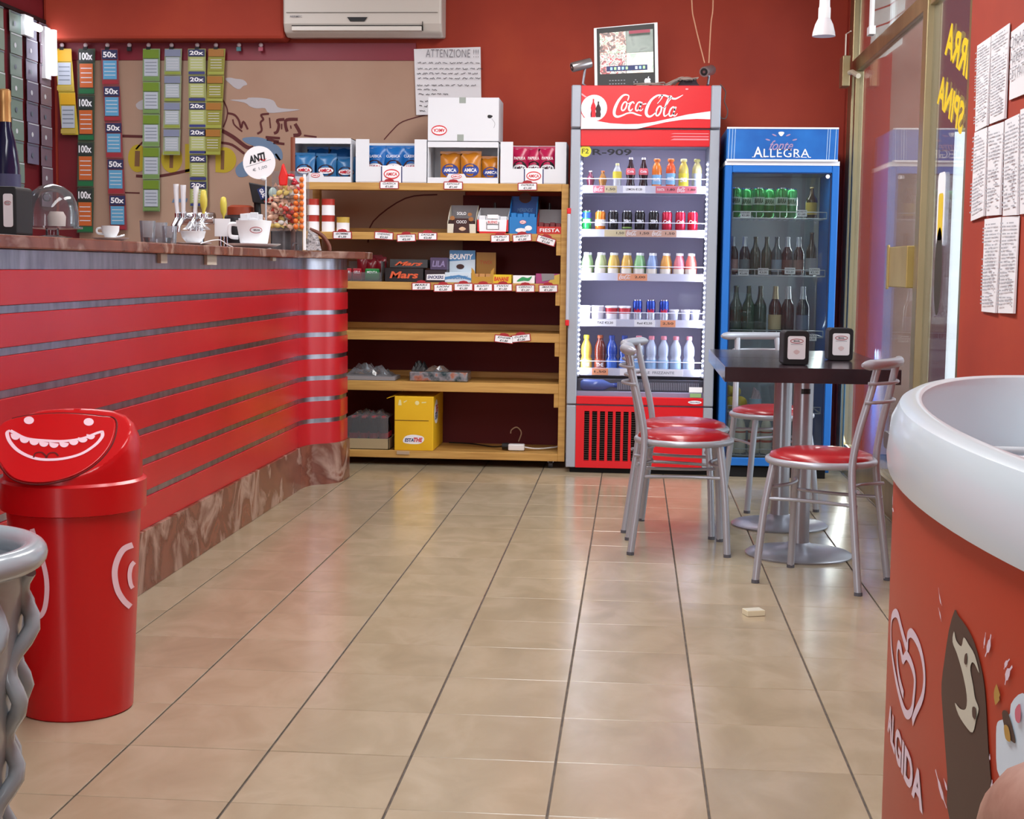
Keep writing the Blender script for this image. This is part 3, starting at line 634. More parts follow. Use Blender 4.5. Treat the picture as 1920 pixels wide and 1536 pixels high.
# ---- price tags
tagframe=mat('tag_red','#a8242c',.5)
def price(px,py,s_,rot=0,shelf='top shelf edge',where='',Y=7.998,price_=None):
    p=at(px,py,Y); ca,sa=math.cos(rot),math.sin(rot); u=Vector((ca,0,sa)); v=Vector((-sa,0,ca)); o=Vector((p.x,Y-.004,p.z))
    t=thing('price_tag',f'{where} red-edged price card on the {shelf}','price tag',tuple(o),0,'price cards clipped to the shelf edges')
    W,H=.105,.042
    b=MB(); q=rrect(-W/2,W/2,-H/2,H/2,.003,1); 
    vs=[o+u*a+v*c for a,c in q]; n=len(vs); b.add([tuple(w_) for w_ in vs]+[tuple(w_+Vector((0,.0025,0))) for w_ in vs],[tuple(range(n)),tuple(range(2*n-1,n-1,-1))]+[(k,(k+1)%n,n+(k+1)%n,n+k) for k in range(n)])
    b.build('holder',tagframe,t)
    flat('arched_top',[[(-.028,H/2-.001),(-.02,H/2+.009),(0,H/2+.013),(.02,H/2+.009),(.028,H/2-.001)]],o-Y_*.0005,u,v,tagframe,t)
    flat('card_face',[[(-W/2+.005,-H/2+.004),(W/2-.005,-H/2+.004),(W/2-.005,H/2-.005),(-W/2+.005,H/2-.005)]],o-Y_*.001,u,v,wprint,t)
    writing('item_name',s_,o-Y_*.002+v*.008,u,v,.07,.010,ink,t,shear=.3); writing('item_price',price_ or '€1,00',o-Y_*.002-v*.009,u,v,.045,.013,ink,t,shear=.3,off=.02)
L='patatine classica ketchup paprika'.split()
for px,py,s_,r,wh in ((730,347,'CLASSICA',0,'left'),(850,348,'KETCHUP',0,'middle'),(989,350,'PAPRIKA',.02,'right')): price(px,py,s_,r,'top shelf edge',wh)
for px,py,s_,r,wh,pr in ((642,441,'GOMME',0,'leftmost','€1,50'),(720,442,'CHEWING',-.06,'second','€2,50'),(762,446,'VIGORSOL',.04,'third','€2,50'),(802,443,'DAYGUM',0,'fourth','€2,00'),(938,447,'DUPLO',.03,'fifth','€1,20'),(979,446,'BUENO',.08,'sixth','€1,20'),(1024,451,'FIESTA',-.28,'crooked rightmost','€1,20')): price(px,py,s_,r,'second shelf edge',wh,price_=pr)
for px,py,s_,wh in ((790,537,'MARS','leftmost'),(831,540,'LION','second'),(869,538,'SNICKERS','third'),(906,539,'BOUNTY','fourth'),(943,539,'TWIX','fifth'),(985,541,'CERINO','sixth'),(1028,541,'SMARTIES','seventh')): price(px,py,s_,.02,'third shelf edge',wh,price_='€1,20')
price(945,636,'KINDER',-.1,'fourth shelf edge','left folded'); price(977,634,'DUPLO',.12,'fourth shelf edge','right folded')
q=at(756,849,7.998); tag(MB().box(q.x-.035,q.x+.035,7.994,7.999,q.z-.009,q.z+.009).build('shelf_label',mat('label_brown','#b79f86',.7)),'small blank beige label on the bottom shelf lip under the yellow carton','label')

# ---- goods, shelf 2
def tin(x,y,z,m,desc,r=.034,h=.088,top=None):
    t=thing('tin',desc,'tin',(x,y,z),0,'red and white tins on the second shelf' if top is None else None)
    MB().lathe([(r,0),(r,.005),(r*.98,.008),(r*.98,h*.62)],n=20).build('lower_band',wprint,t,world=False,smooth=40)
    MB().lathe([(r*.98,h*.62),(r*.98,h-.006),(r,h-.003),(r,h)],n=20).build('upper_band',m,t,world=False,smooth=40); return t
z2=zsh(1); xx=X8(588); mr=mat('tin_red','#b83a30',.4)
for k,(px,lv,ds) in enumerate(((583,0,'lower left'),(612,0,'lower right'),(583,1,'upper left'),(612,1,'upper right'))): tin(X8(px),YS+.05,z2+lv*.0895,mr,f'red and white tin, {ds} of the block of four by the sweets rack',r=.036)
t=tin(X8(640),YS+.05,z2,mat('tin_yellow','#c9a94e',.4),'single white tin with yellow top right of the stacked red tins',r=.036,h=.08,top=1)
def display(name,desc,px0,px1,Z,ptop,pfront,m_out,m_in,item_m,word,wcol,depth=.15,items=4,back=True,grp=None,cat='display box'):
    x0,x1=X8(px0),X8(px1); z1=Zp(ptop,(px0+px1)/2); zf=Zp(pfront,(px0+px1)/2); th=.003
    t=thing(name,desc,cat,((x0+x1)/2,YS+depth/2,Z),0,grp)
    MB().box(x0,x1,YS,YS+depth,Z,Z+th).build('base',m_out,t)
    MB().box(x0,x1,YS+depth-th,YS+depth,Z+th,z1).build('back_card',m_in,t)
    MB().prism([(YS,Z+th),(YS+depth-th,Z+th),(YS+depth-th,z1),(YS+depth*.5,z1-(z1-zf)*.35),(YS,zf+.012)],x0,x0+th,'yz').build('side_wall',m_out,t)
    MB().prism([(YS,Z+th),(YS+depth-th,Z+th),(YS+depth-th,z1),(YS+depth*.5,z1-(z1-zf)*.35),(YS,zf+.012)],x1-th,x1,'yz').build('side_wall',m_out,t)
    MB().box(x0,x1,YS-th,YS,Z,zf).build('front_wall',m_out,t)
    n=items; w_=(x1-x0-.014)/n
    for k in range(n):
        MB().box(x0+.007+k*w_,x0+.007+(k+1)*w_-.002,YS+.004,YS+depth-.02,Z+th,zf+.022-.004*(k%2)).build('packet',item_m,t,bev=.003,seg=1)
    if word: writing('box_word',word,((x0+x1)/2,YS-th-.001,(Z+zf)/2),X_,Z_,(x1-x0)*.78,min((zf-Z)*.5,.03),wcol,t,off=.02)
    return t,x0,x1,zf
ivory=mat('ivory_card','#d8d2c0',.6); choc=mat('chocolate_print','#3c1c18',.5); grc=mat('grey_card','#8d8a8e',.7)
t,x0,x1,zf=display('display_box','cream box of brown chocolate snacks, left of four on the second shelf',839,892,z2,383,420,ivory,grc,choc,None,wprint)
xm=(x0+x1)/2
flat('printed_panel',[[(xm-.045,z2),(xm+.045,z2),(xm+.04,zf+.03),(xm-.04,zf+.03)]],(0,YS-.0045,0),X_,Z_,choc,t)
flat('printed_biscuit',[ell(xm-.05,z2+.08,.014,.012,12),ell(xm+.052,z2+.075,.014,.012,12),ell(xm+.045,z2+.10,.012,.01,12)],(0,YS-.0055,0),X_,Z_,mat('biscuit','#a06a3c',.6),t)
writing('box_word','SOLO',(xm,YS-.0058,z2+.105),X_,Z_,.05,.016,wprint,t); writing('box_word','CIOCO',(xm,YS-.0058,z2+.06),X_,Z_,.055,.016,wprint,t)
flat('printed_hazelnut',[cr([(-.02,0),(0,.012),(.02,0),(0,-.01)],3,True)],(xm+.005,YS-.0056,z2+.022),X_,Z_,mat('cream_print','#d9b898',.6),t)
t,x0,x1,zf=display('display_box','red and white box of white wafer snacks, second on the second shelf',895,953,z2,388,412,wprint,grc,card,None,wprint)
flat('printed_border',[[(x0,z2),(x0+.012,z2),(x0+.008,zf),(x0,zf)],[(x1-.012,z2),(x1,z2),(x1,zf),(x1-.008,zf)],[(x0,z2),(x1,z2),(x1,z2+.01),(x0,z2+.01)]],(0,YS-.004,0),X_,Z_,red,t)
flat('printed_window',[[((x0+x1)/2-.035,z2+.02),((x0+x1)/2+.035,z2+.02),((x0+x1)/2+.035,zf-.012),((x0+x1)/2-.035,zf-.012)]],(0,YS-.004,0),X_,Z_,grc,t)
for k in range(3): MB().box((x0+x1)/2-.03,(x0+x1)/2+.03,YS-.008,YS-.0045,z2+.022+k*.028,z2+.044+k*.028).build('wafer_bar',wprint,t,bev=.004)
writing('box_word','BUENO',((x0+x1)/2,YS-.0095,z2+.06),X_,Z_,.05,.014,red,t)
bl=mat('box_blue','#1e78c0',.45); dbl=mat('card_blue','#184f96',.5)
t,x0,x1,zf=display('display_box','bright blue box with tall dark blue header card on the second shelf',955,1006,z2,366,407,bl,dbl,bl,None,wprint)
flat('punched_circle',[ell((x0+x1)/2,Zp(369,980),.034,.028,18)],(0,YS+.145,0),X_,Z_,mat('brown_hole','#5a3226',.7),t)
oval_logo(t,((x0+x1)/2,YS-.004,z2+.062),.036,.022,'AMICA'); flat('printed_foam',[ell((x0+x1)/2+.03,z2+.03,.02,.014,12),ell((x0+x1)/2-.01,z2+.018,.03,.012,12)],(0,YS-.0045,0),X_,Z_,wprint,t)
writing('header_word','MERENDE',((x0+x1)/2,YS+.144,Zp(392,980)),X_,Z_,.085,.02,mat('pale_blue_print','#6f98c8',.6),t,shear=.2)
t,x0,x1,zf=display('display_box','open red box of snacks with grey inside, rightmost on the second shelf',1007,1055,z2,391,425,mat('box_red','#c22a22',.5),grc,mat('dark_red_wrap','#6c2428',.4),'FIESTA',wprint)
for k,px in enumerate((928,985,1010,1030)):
    b=MB().lathe([(.018,0),(.018,.12),(.008,.15),(.008,.175)],(X8(px,8.25),8.25,z2),12)
    tag(b.build('small_bottle',mat('dim_glass','#4a4448',.2,.3),smooth=40),'dim silver-capped bottle behind the snack boxes, '+ORD[k]+' from the left','bottle',group='dim bottles at the back of the second shelf')

# ---- goods, shelf 3
z3=zsh(2)
def carton(name,desc,px0,px1,pyt,pyb,m,word,wc,Z=None,Y=YS,depth=.12,cat='box',shear=.2,grp=None,hscale=.5):
    x0,x1=X8(px0),X8(px1); zb=Z if Z is not None else Zp(pyb,(px0+px1)/2); z1=zb+(Zp(pyt,px0)-Zp(pyb,px0))
    t=thing(name,desc,cat,((x0+x1)/2,Y+depth/2,zb),0,grp)
    MB().box(x0,x1,Y,Y+depth,zb,z1).build('body',m,t,bev=.002,seg=1)
    if word: writing('box_word',word,((x0+x1)/2,Y-.0012,(zb+z1)/2),X_,Z_,(x1-x0)*.75,(z1-zb)*hscale,wc,t,shear=shear,off=.03)
    return t,x0,x1,zb,z1
blk=mat('box_black','#1c1618',.35); orr=mat('orange_print','#d65a34',.5); prp=mat('box_purple','#4d3f5e',.45); dk2=mat('box_darkbrown','#2a1a22',.4)
t,x0,x1,zb,z1=carton('chocolate_box','black box lettered Mars in orange at the bottom of its pile',722,794,502,528,blk,'Mars',orr,z3)
carton('chocolate_box','dark box lettered Mars lying on top of the black Mars box',730,801,487,503,mat('box_char','#3a3a3c',.4),'Mars',orr,z1+.001,Y=YS+.02,shear=.5)
t,x0,x1,zb,z1=carton('chocolate_box','brown and white snickers box beside the black Mars box',797,838,505,528,dk2,None,wprint,z3)
flat('printed_label',[[(x0+.01,zb+.012),(x1-.01,zb+.012),(x1-.008,zb+.045),(x0+.012,zb+.042)]],(0,YS-.001,0),X_,Z_,wprint,t); writing('box_word','SNICKERS',((x0+x1)/2,YS-.002,zb+.028),X_,Z_,.088,.018,navy,t,shear=.2,off=.03)
carton('chocolate_box','purple box stacked on the brown snickers box',806,838,480,503,prp,'LILA',mat('lilac_print','#8b7fa8',.6),z1+.001,Y=YS+.02)
lb=mat('bounty_blue','#4f86b8',.45); wb=mat('bounty_white','#c9d8e4',.5)
x0,x1=X8(835),X8(888); t=thing('chocolate_box','light blue and white bounty box with a tall header card','box',((x0+x1)/2,YS+.06,z3))
MB().box(x0,x1-.01,YS-.002,YS+.1,z3,Zp(511,860)).build('tray',wb,t,bev=.002,seg=1); MB().box(x0+.012,x1,YS+.1,YS+.104,z3,Zp(469,860)).build('header_card',wb,t)
flat('printed_sky',[[(x0+.012,Zp(490,860)),(x1,Zp(486,860)),(x1,Zp(469,860)),(x0+.012,Zp(469,860))]],(0,YS+.0985,0),X_,Z_,lb,t)
writing('header_word','BOUNTY',((x0+x1)/2,YS+.0975,Zp(481,860)),X_,Z_,.13,.03,wprint,t,shear=.15,off=.04)
flat('printed_coconut',[ell((x0+x1)/2-.005,Zp(500,860),.022,.014,14)],(0,YS+.0975,0),X_,Z_,choc,t); flat('printed_wave',[[(x0,z3+.015),((x0+x1)/2,z3+.03),(x1-.01,z3+.012),(x1-.01,z3+.024),((x0+x1)/2,z3+.042),(x0,z3+.03)]],(0,YS-.003,0),X_,Z_,lb,t)
writing('tray_word','BOUNTY',((x0+x1)/2,YS-.0045,z3+.028),X_,Z_,.1,.018,lb,t,shear=.2,off=.03)
gd=mat('box_gold','#b98a2c',.4); gdd=mat('box_dark_gold','#8f6420',.45)
x0,x1=X8(885),X8(926); t=thing('chocolate_box','gold box with tall caramel header card next to the light blue box','box',((x0+x1)/2,YS+.06,z3))
MB().prism([(x0,z3),(x1,z3),(x1+.004,Zp(502,905)),(x1-.012,Zp(508,905)),(x1-.018,Zp(519,905)),(x0+.022,Zp(519,905)),(x0+.016,Zp(508,905)),(x0,Zp(502,905))],YS-.003,YS,'xz').build('front_wall',gd,t)
MB().box(x0,x1,YS,YS+.12,z3,z3+.003).box(x0,x0+.003,YS,YS+.1,z3,Zp(510,905)).box(x1-.003,x1,YS,YS+.1,z3,Zp(510,905)).build('tray',gd,t); MB().box(x0+.015,x1+.004,YS+.1,YS+.104,z3,Zp(473,905)).build('header_card',gdd,t)
for k in range(3): MB().box(x0+.006+.035*k,x0+.038+.035*k,YS+.005,YS+.09,z3+.003,z3+.05).build('packet',mat('caramel_wrap','#c08a50',.35),t,bev=.003,seg=1)
writing('header_word','TWIX',((x0+x1)/2+.01,YS+.098,Zp(492,908)),X_,Z_,.07,.02,mat('red_gold','#a0481c',.5),t)
t,x0,x1,zb,z1=carton('sweets_box','bright yellow box lettered in red on the third shelf',923,960,515,531,mat('box_yellow','#e0c02a',.45),'BANANE',red,z3)
t,x0,x1,zb,z1=carton('sweets_box','white and green mint box on the third shelf',963,1004,517,532,wprint,None,red,z3); flat('printed_leaf',[cr([(x0+.02,zb+.01),(x0+.05,zb+.035),(x0+.08,zb+.03),(x1-.015,zb+.04),(x1-.03,zb+.015),(x0+.06,zb+.015)],3,True)],(0,YS-.001,0),X_,Z_,mat('mint_green','#2f9a5c',.5),t)
t,x0,x1,zb,z1=carton('sweets_box','pink and yellow sweets box at the right end of the third shelf',1006,1051,513,532,mat('box_pink','#a9437c',.45),None,red,z3); flat('printed_yellow',[[(x0+.06,zb),(x1,zb),(x1,z1),(x0+.10,z1-.01)]],(0,YS-.001,0),X_,Z_,mat('soft_yellow','#cfae4a',.5),t); flat('printed_panel',[[(x0+.035,zb+.012),(x0+.1,zb+.025),(x0+.1,z1),(x0+.03,z1)]],(0,YS-.0018,0),X_,Z_,grc,t)
x0,x1=X8(640),X8(716); t=thing('plastic_tray','clear tray of red and green packets at the left of the third shelf','tray',((x0+x1)/2,YS+.1,z3))
clear=glassmat('clear_plastic','#f2f2f4',1.4,.05,1.5,haze=.12)
MB().box(x0,x1,YS,YS+.22,z3,z3+.004).box(x0,x1,YS,YS+.003,z3+.004,z3+.05).box(x0,x1,YS+.217,YS+.22,z3+.004,z3+.11).box(x0,x0+.003,YS,YS+.22,z3+.004,z3+.08).box(x1-.003,x1,YS,YS+.22,z3+.004,z3+.11).build('shell',clear,t)
for k,(px,pw,cc,ds) in enumerate(((650,16,'#a51c28','left red'),(668,17,'#9c1a2a','middle red'),(697,28,'#1f7a3c','right green'))):
    x=X8(px); w_=pw*.0029/2; tt=thing('sweet_packet',ds+' sweet packet standing in the clear tray','packet',(x,YS+.03,z3+.005))
    MB().box(x-w_,x+w_,YS+.02,YS+.05,z3+.0045,z3+.07).build('wrapper',mat('wrap%d'%k,cc,.3),tt,bev=.006)
    writing('packet_word',['HARI','GELE','MENTA'][k],(x,YS+.0185,z3+.05),X_,Z_,w_*1.4,.014,wprint,tt)
for k in range(5):
    x=X8(672+k*9); bag(x,YS+.12+.02*(k%2),z3+.005,.06,.13-.01*(k%3),.03,mat('bag_deepred','#7a1220',.25),'deep red sweet bag in the clear tray, '+ORD[k]+' from the left',None,'deep red sweet bags in the tray')
# ---- goods, shelf 5
z5=zsh(4)
x0,x1=X8(640),X8(740); t=thing('clear_pack','flat cardboard tray with clear wrap on the fifth shelf beside the counter','tray',((x0+x1)/2,YS+.12,z5))
MB().box(x0,x1,YS+.03,YS+.22,z5,z5+.02).build('card_base',grc,t)
def crumple(nm,x0,x1,y0,y1,z0,z1,m,par,seed=1,n=12,amp=1.0):
    rn=random.Random(seed); b=MB(); vs=[];fs=[]
    for j in range(n+1):
        for i in range(n+1):
            u,v=i/n,j/n; e=min(1,4*min(u,1-u,v,1-v)); vs.append((x0+(x1-x0)*u,y0+(y1-y0)*v,z0+(z1-z0)*e*(1-amp+amp*rn.random())))
    for j in range(n):
        for i in range(n): a=j*(n+1)+i; fs.append((a,a+1,a+n+2,a+n+1))
    b.add(vs,fs); return b.build(nm,m,par)
crumple('crinkled_wrap',x0+.01,x1-.02,YS+.04,YS+.2,z5+.02,z5+.09,clear,t,3)
x0,x1=X8(768),X8(879); t=thing('silver_pack','silver and teal foil pack on the fifth shelf','pack',((x0+x1)/2,YS+.12,z5))
MB().box(x0,x1,YS+.02,YS+.2,z5,z5+.052).build('foil_wrap',mottle(mat('foil_pattern','#7f8c94',.25,.7),[(.3,'#2f4f55'),(.5,'#a8b0b8'),(.6,'#c98a70'),(.75,'#5a6a72')],22,4,coord='World'),t,bev=.006)
t=thing('dark_pouch','small dark crumpled pouch lying on the silver pack','pouch',(X8(785),YS+.1,z5+.053)); crumple('pouch',X8(770),X8(800),YS+.05,YS+.14,z5+.053,z5+.11,black,t,5,8,.5)
crumple('crinkled_wrap',X8(795),X8(840),YS+.05,YS+.15,z5+.0525,z5+.085,clear,t,8,8,.8)
# ---- bottom shelf
z6=zsh(5)
x0,x1=X8(650),X8(731); t=thing('cola_bottle_pack','shrink-wrapped tray of small dark cola bottles on the bottom shelf','bottle pack',((x0+x1)/2,YS+.12,z6))
MB().box(x0,x1,YS,YS+.24,z6,z6+.004).box(x0,x1,YS,YS+.004,z6,z6+.06).box(x0,x1,YS+.236,YS+.24,z6,z6+.06).box(x0,x0+.004,YS,YS+.24,z6,z6+.06).box(x1-.004,x1,YS,YS+.24,z6,z6+.06).build('cardboard_tray',mat('kraft','#a89472',.8),t)
cola=mat('cola_dark','#221214',.15); lred=mat('label_redpink','#c0343c',.5)
w_=(x1-x0-.016)/4
for j in range(3):
    for i in range(4):
        bb_=MB().lathe([(.022,0),(.024,.03),(.021,.07),(.024,.09),(.018,.12),(.010,.15),(.010,.165)],(x0+.008+w_*(i+.5),YS+.035+.07*j,z6+.005),12).build('bottle',cola,t,smooth=50)
        MB().lathe([(.0245,.055),(.0245,.085)],(x0+.008+w_*(i+.5),YS+.035+.07*j,z6+.005),12,cap=False).build('bottle_label',lred,bb_)
        MB().lathe([(.012,.165),(.012,.178)],(x0+.008+w_*(i+.5),YS+.035+.07*j,z6+.005),10).build('bottle_cap',lred,bb_)
MB().box(x0+.004,x1-.004,YS+.005,YS+.0055,z6+.06,z6+.18).build('wrap_front',clear,t); crumple('wrap_top',x0+.004,x1-.004,YS+.005,YS+.235,z6+.178,z6+.215,clear,t,11)
x0,x1=X8(739,7.96),X8(813,7.96); zt_=Zp(745,775,7.96)
yb_=mottle(mat('carton_yellow','#ecb81a',.5),[(.3,'#e6b016'),(.7,'#f0c022')],3,3,coord='World')
t=thing('yellow_carton','yellow cardboard ESTATHE drinks carton on the bottom shelf','carton',((x0+x1)/2,8.15,z6))
MB().box(x0,x1,7.96+.045,8.42,z6,zt_).build('body',yb_,t,bev=.003)
MB().box(x0,x0+.19,8.003,8.0045,z6+.165,z6+.168).build('flap_slit',mat('slit_brown','#6a4a12',.8),t)
MB().add([(x0,8.01,zt_),(x0,8.3,zt_),(x0-.045,8.3,zt_-.015),(x0-.045,8.01,zt_-.015),(x0,8.01,zt_+.003),(x0,8.3,zt_+.003),(x0-.045,8.3,zt_-.012),(x0-.045,8.01,zt_-.012)],[(0,1,2,3),(7,6,5,4),(0,4,5,1),(3,2,6,7),(0,3,7,4),(1,5,6,2)]).build('open_flap',yb_,t)
fy=8.004
flat('logo_ground',[cr([(-.055,-.018),(-.045,.015),(0,.026),(.05,.018),(.06,-.002),(.04,-.022),(0,-.026)],3,True)],(x0+.105,fy,z6+.062),X_,Z_,wprint,t)
writing('logo_word','ESTA',(x0+.083,fy-.001,z6+.058),X_,Z_,.05,.02,navy,t,shear=.2,off=.03); writing('logo_word','THE',(x0+.132,fy-.001,z6+.06),X_,Z_,.05,.024,red,t,shear=.2,off=.04)
flat('handling_marks',[[(x0+.02,zt_-.05),(x0+.04,zt_-.05),(x0+.035,zt_-.02),(x0+.025,zt_-.02)],ell(x0+.125,zt_-.035,.012,.012,12),[(x0+.05,zt_-.03),(x0+.07,zt_-.02),(x0+.068,zt_-.026),(x0+.052,zt_-.036)],[(x0+.15,zt_-.03),(x0+.175,zt_-.028),(x0+.175,zt_-.034),(x0+.15,zt_-.036)]],(0,fy,0),X_,Z_,mat('pale_yellow','#efe3a0',.6),t)
flat('side_logo',[cr([(-.09,.0),(-.06,.05),(0,.075),(.05,.05),(.07,-.01),(.03,-.055),(-.05,-.05)],3,True)],(x1+.001,8.13,z6+.2),Y_,Z_,wprint,t)
writing('side_logo_word','ESTA',(x1+.002,8.12,z6+.185),Y_,Z_,.1,.04,navy,t,shear=.2,off=.03); writing('side_logo_word','THE',(x1+.002,8.14,z6+.225),Y_,Z_,.09,.04,red,t,shear=.2,off=.03)
p=at(960,832,8.12); ps=thing('power_strip','white power strip with black plug lying on the bottom shelf','power strip',(p.x,8.12,z6))
MB().box(p.x-.02,p.x+.07,8.10,8.15,z6,z6+.035).build('housing',white,ps,bev=.006); MB().lathe([(.018,-.055),(.02,-.02)],(p.x,8.125,z6+.021),14,0,'x').build('plug',black,ps)
MB().tube(cr([(p.x+.07,8.125,z6+.018),(p.x+.14,8.15,z6+.008),(p.x+.24,8.25,z6+.008),(p.x+.27,8.38,z6+.01)],6),.004).build('flex',white,ps)
MB().tube(cr([(p.x-.055,8.125,z6+.02),(p.x-.12,8.2,z6+.008),(p.x-.25,8.3,z6+.01),(p.x-.38,8.35,z6+.008)],6),.004).build('flex',black,ps)
hc=MB().tube(cr([(p.x+.03,8.2,z6+.04),(p.x+.045,8.2,z6+.09),(p.x+.02,8.2,z6+.12),(p.x-.01,8.2,z6+.105),(p.x-.015,8.2,z6+.085)],6),.0035); tag(hc.build('cable_loop',mat('beige_cord','#9c8068',.7)),'thin beige cable loop standing above the power strip','cable')
# ================================================================ DRINKS
def bottle(x,y,z,h,r,body,cap,label,kind,desc,group,capr=None,l0=.3,l1=.6,word=None,wc=None):
    t=thing('drink_bottle',desc,'bottle',(x,y,z),0,group); capr=capr or (r*.52 if kind in('round','pet') else r*.42)
    P={'pet':[(r*.9,0),(r,.03*h),(r*.97,.28*h),(r*.92,.36*h),(r,.46*h),(r,.64*h),(r*.92,.73*h),(r*.64,.83*h),(r*.5,.87*h),(r*.48,.92*h)],
       'contour':[(r*.85,0),(r*.95,.05*h),(r*.92,.18*h),(r*.78,.30*h),(r*.88,.42*h),(r,.52*h),(r*.95,.62*h),(r*.6,.76*h),(r*.4,.86*h),(r*.38,.94*h)],
       'beer':[(r*.95,0),(r,.02*h),(r,.55*h),(r*.92,.62*h),(r*.5,.74*h),(r*.38,.86*h),(r*.36,.96*h)],
       'juice':[(r*.92,0),(r,.04*h),(r,.50*h),(r*.86,.68*h),(r*.62,.82*h),(r*.55,.90*h)],
       'round':[(r*.9,0),(r,.05*h),(r*.97,.38*h),(r*.82,.43*h),(r*.98,.50*h),(r,.62*h),(r*.9,.72*h),(r*.62,.81*h),(r*.45,.86*h),(r*.42,.90*h)]}[kind]
    MB().lathe(P,n=16).build('body',body,t,smooth=60,world=False)
    zt=P[-1][1]; MB().lathe([(capr,zt),(capr,h*.985),(capr*.85,h)],n=12).build('cap',cap,t,smooth=40,world=False)
    if cap.name=='foil_neck' or cap.name=='foil_gold': MB().lathe([(r*.52,.74*h),(r*.42,.86*h),(r*.40,.97*h)],n=14,cap=False).build('neck_foil',cap,t,smooth=50,world=False)
    if label:
        def rad(v):
            for a,b in zip(P,P[1:]):
                if a[1]<=v<=b[1]: return a[0]+(b[0]-a[0])*(v-a[1])/(b[1]-a[1]+1e-9)
            return r
        vs=[l0*h+(l1-l0)*h*k/4 for k in range(5)]
        MB().lathe([(rad(v)+.0012,v) for v in vs],n=16,cap=False).build('label',label,t,smooth=60,world=False)
        if word:
            vm=(l0+l1)/2*h; rr=max(rad(v) for v in vs)+.002
            keep=LOC[t.name]; LOC[t.name]=Vector((0,0,0))
            writing('label_word',word,None,None,None,rr*1.3,(l1-l0)*h*.35,wc or wprint,t,off=.03,fn=lambda a,b_:(rr*math.sin(a/rr),-rr*math.cos(a/rr),vm+b_)); LOC[t.name]=keep
    return t
def can(x,y,z,h,r,m,desc,group,word=None,wc=None,top=None,band=None,bandz=(.4,.7)):
    t=thing('drink_can',desc,'can',(x,y,z),0,group)
    MB().lathe([(r*.78,0),(r,.06*h),(r,.90*h),(r*.82,.97*h)],n=16).build('body',m,t,smooth=40,world=False)
    MB().lathe([(r*.84,.965*h),(r*.84,h),(r*.76,h*.995)],n=16).build('lid',top or chrome,t,smooth=40,world=False)
    if band: MB().lathe([(r+.0008,bandz[0]*h),(r+.0008,bandz[1]*h)],n=16,cap=False).build('printed_band',band,t,smooth=40,world=False)
    if word:
        keep=LOC[t.name]; LOC[t.name]=Vector((0,0,0)); rr=r+.0016
        writing('can_word',word,None,None,None,rr*1.5,h*.16,wc or wprint,t,shear=.2,off=.04,fn=lambda a,b_:(rr*math.sin(a/rr),-rr*math.cos(a/rr),h*.55+b_)); LOC[t.name]=keep
    return t
liquid=lambda n,h,rg=.08,tr=.0: mat('liq_'+n,h,rg,0,.6,trans=tr)
def script_cola(parent,o,w_,h_,m,u=X_,v=Z_,mini=False,name='script_lettering'):
    """flowing script lettering of the cola sign, traced as brush strokes in a 620x205 box"""
    E=lambda cx,cy,rx,ry,a0,a1,sl=.30,n=14:[(cx+rx*math.cos(math.radians(a0+(a1-a0)*k/n))+sl*ry*math.sin(math.radians(a0+(a1-a0)*k/n)),cy+ry*math.sin(math.radians(a0+(a1-a0)*k/n))) for k in range(n+1)]
    Sx=lambda P:cr([(x-535,385-y) for x,y in P],5)
    L=[]
    L.append((Sx([(662,236),(672,200),(655,187),(622,192),(585,232),(556,290),(545,335),(552,366),(580,376),(625,362),(660,347),(705,342),(745,356),(775,364),(790,366)]),[8,10,12,16,22,26,26,22,18,14,12,14,14,10,3]))
    L.append((E(632-535,385-285,20,38,0,360),13))
    L.append((Sx([(655,255),(672,262),(690,250)]),6))
    L.append((E(697-535,385-286,20,38,35,330),[8,14,16,16,14,8]))
    L.append((E(757-535,385-286,20,38,10,350),13)); L.append((Sx([(788,248),(774,290),(770,318),(785,322),(800,305)]),[14,15,13,8,4]))
    L.append((Sx([(796,268),(828,262)]),10))
    L.append((Sx([(925,262),(955,225),(968,195),(950,187),(915,196),(870,232),(838,290),(828,340),(842,368),(868,372),(900,350),(915,325)]),[4,8,12,10,16,20,26,26,22,16,10,5]))
    L.append((E(938-535,385-325,21,42,0,360),14))
    L.append((Sx([(962,292),(982,298),(1000,285),(1030,235),(1050,205),(1040,195),(1022,215),(1000,275),(985,335),(990,368),(1010,362),(1025,345)]),[5,6,6,7,8,8,10,16,16,13,8,4]))
    L.append((E(1055-535,385-330,21,40,10,350),13)); L.append((Sx([(1090,288),(1074,330),(1070,362),(1088,365),(1105,345)]),[14,15,13,8,4]))
    L.append((Sx([(935,215),(950,195),(985,190),(1030,205),(1075,220),(1110,208),(1150,185)]),[3,8,15,18,16,12,3]))
    sx=w_/620; sy=h_/205
    polys=[]
    for P,wd in L:
        if isinstance(wd,(list,tuple)):
            N=len(P); W=[]
            for i in range(N):
                q=i/(N-1)*(len(wd)-1); a=int(q); b_=min(a+1,len(wd)-1); W.append(wd[a]+(wd[b_]-wd[a])*(q-a))
        else: W=wd
        if mini: W=[x*1.25 for x in W] if isinstance(W,list) else W*1.25
        polys+=ribbon(P,W)
    polys=[[((x-310)*sx,(y-102)*sy) for x,y in P] for P in polys]
    return flat(name,polys,o,u,v,m,parent)
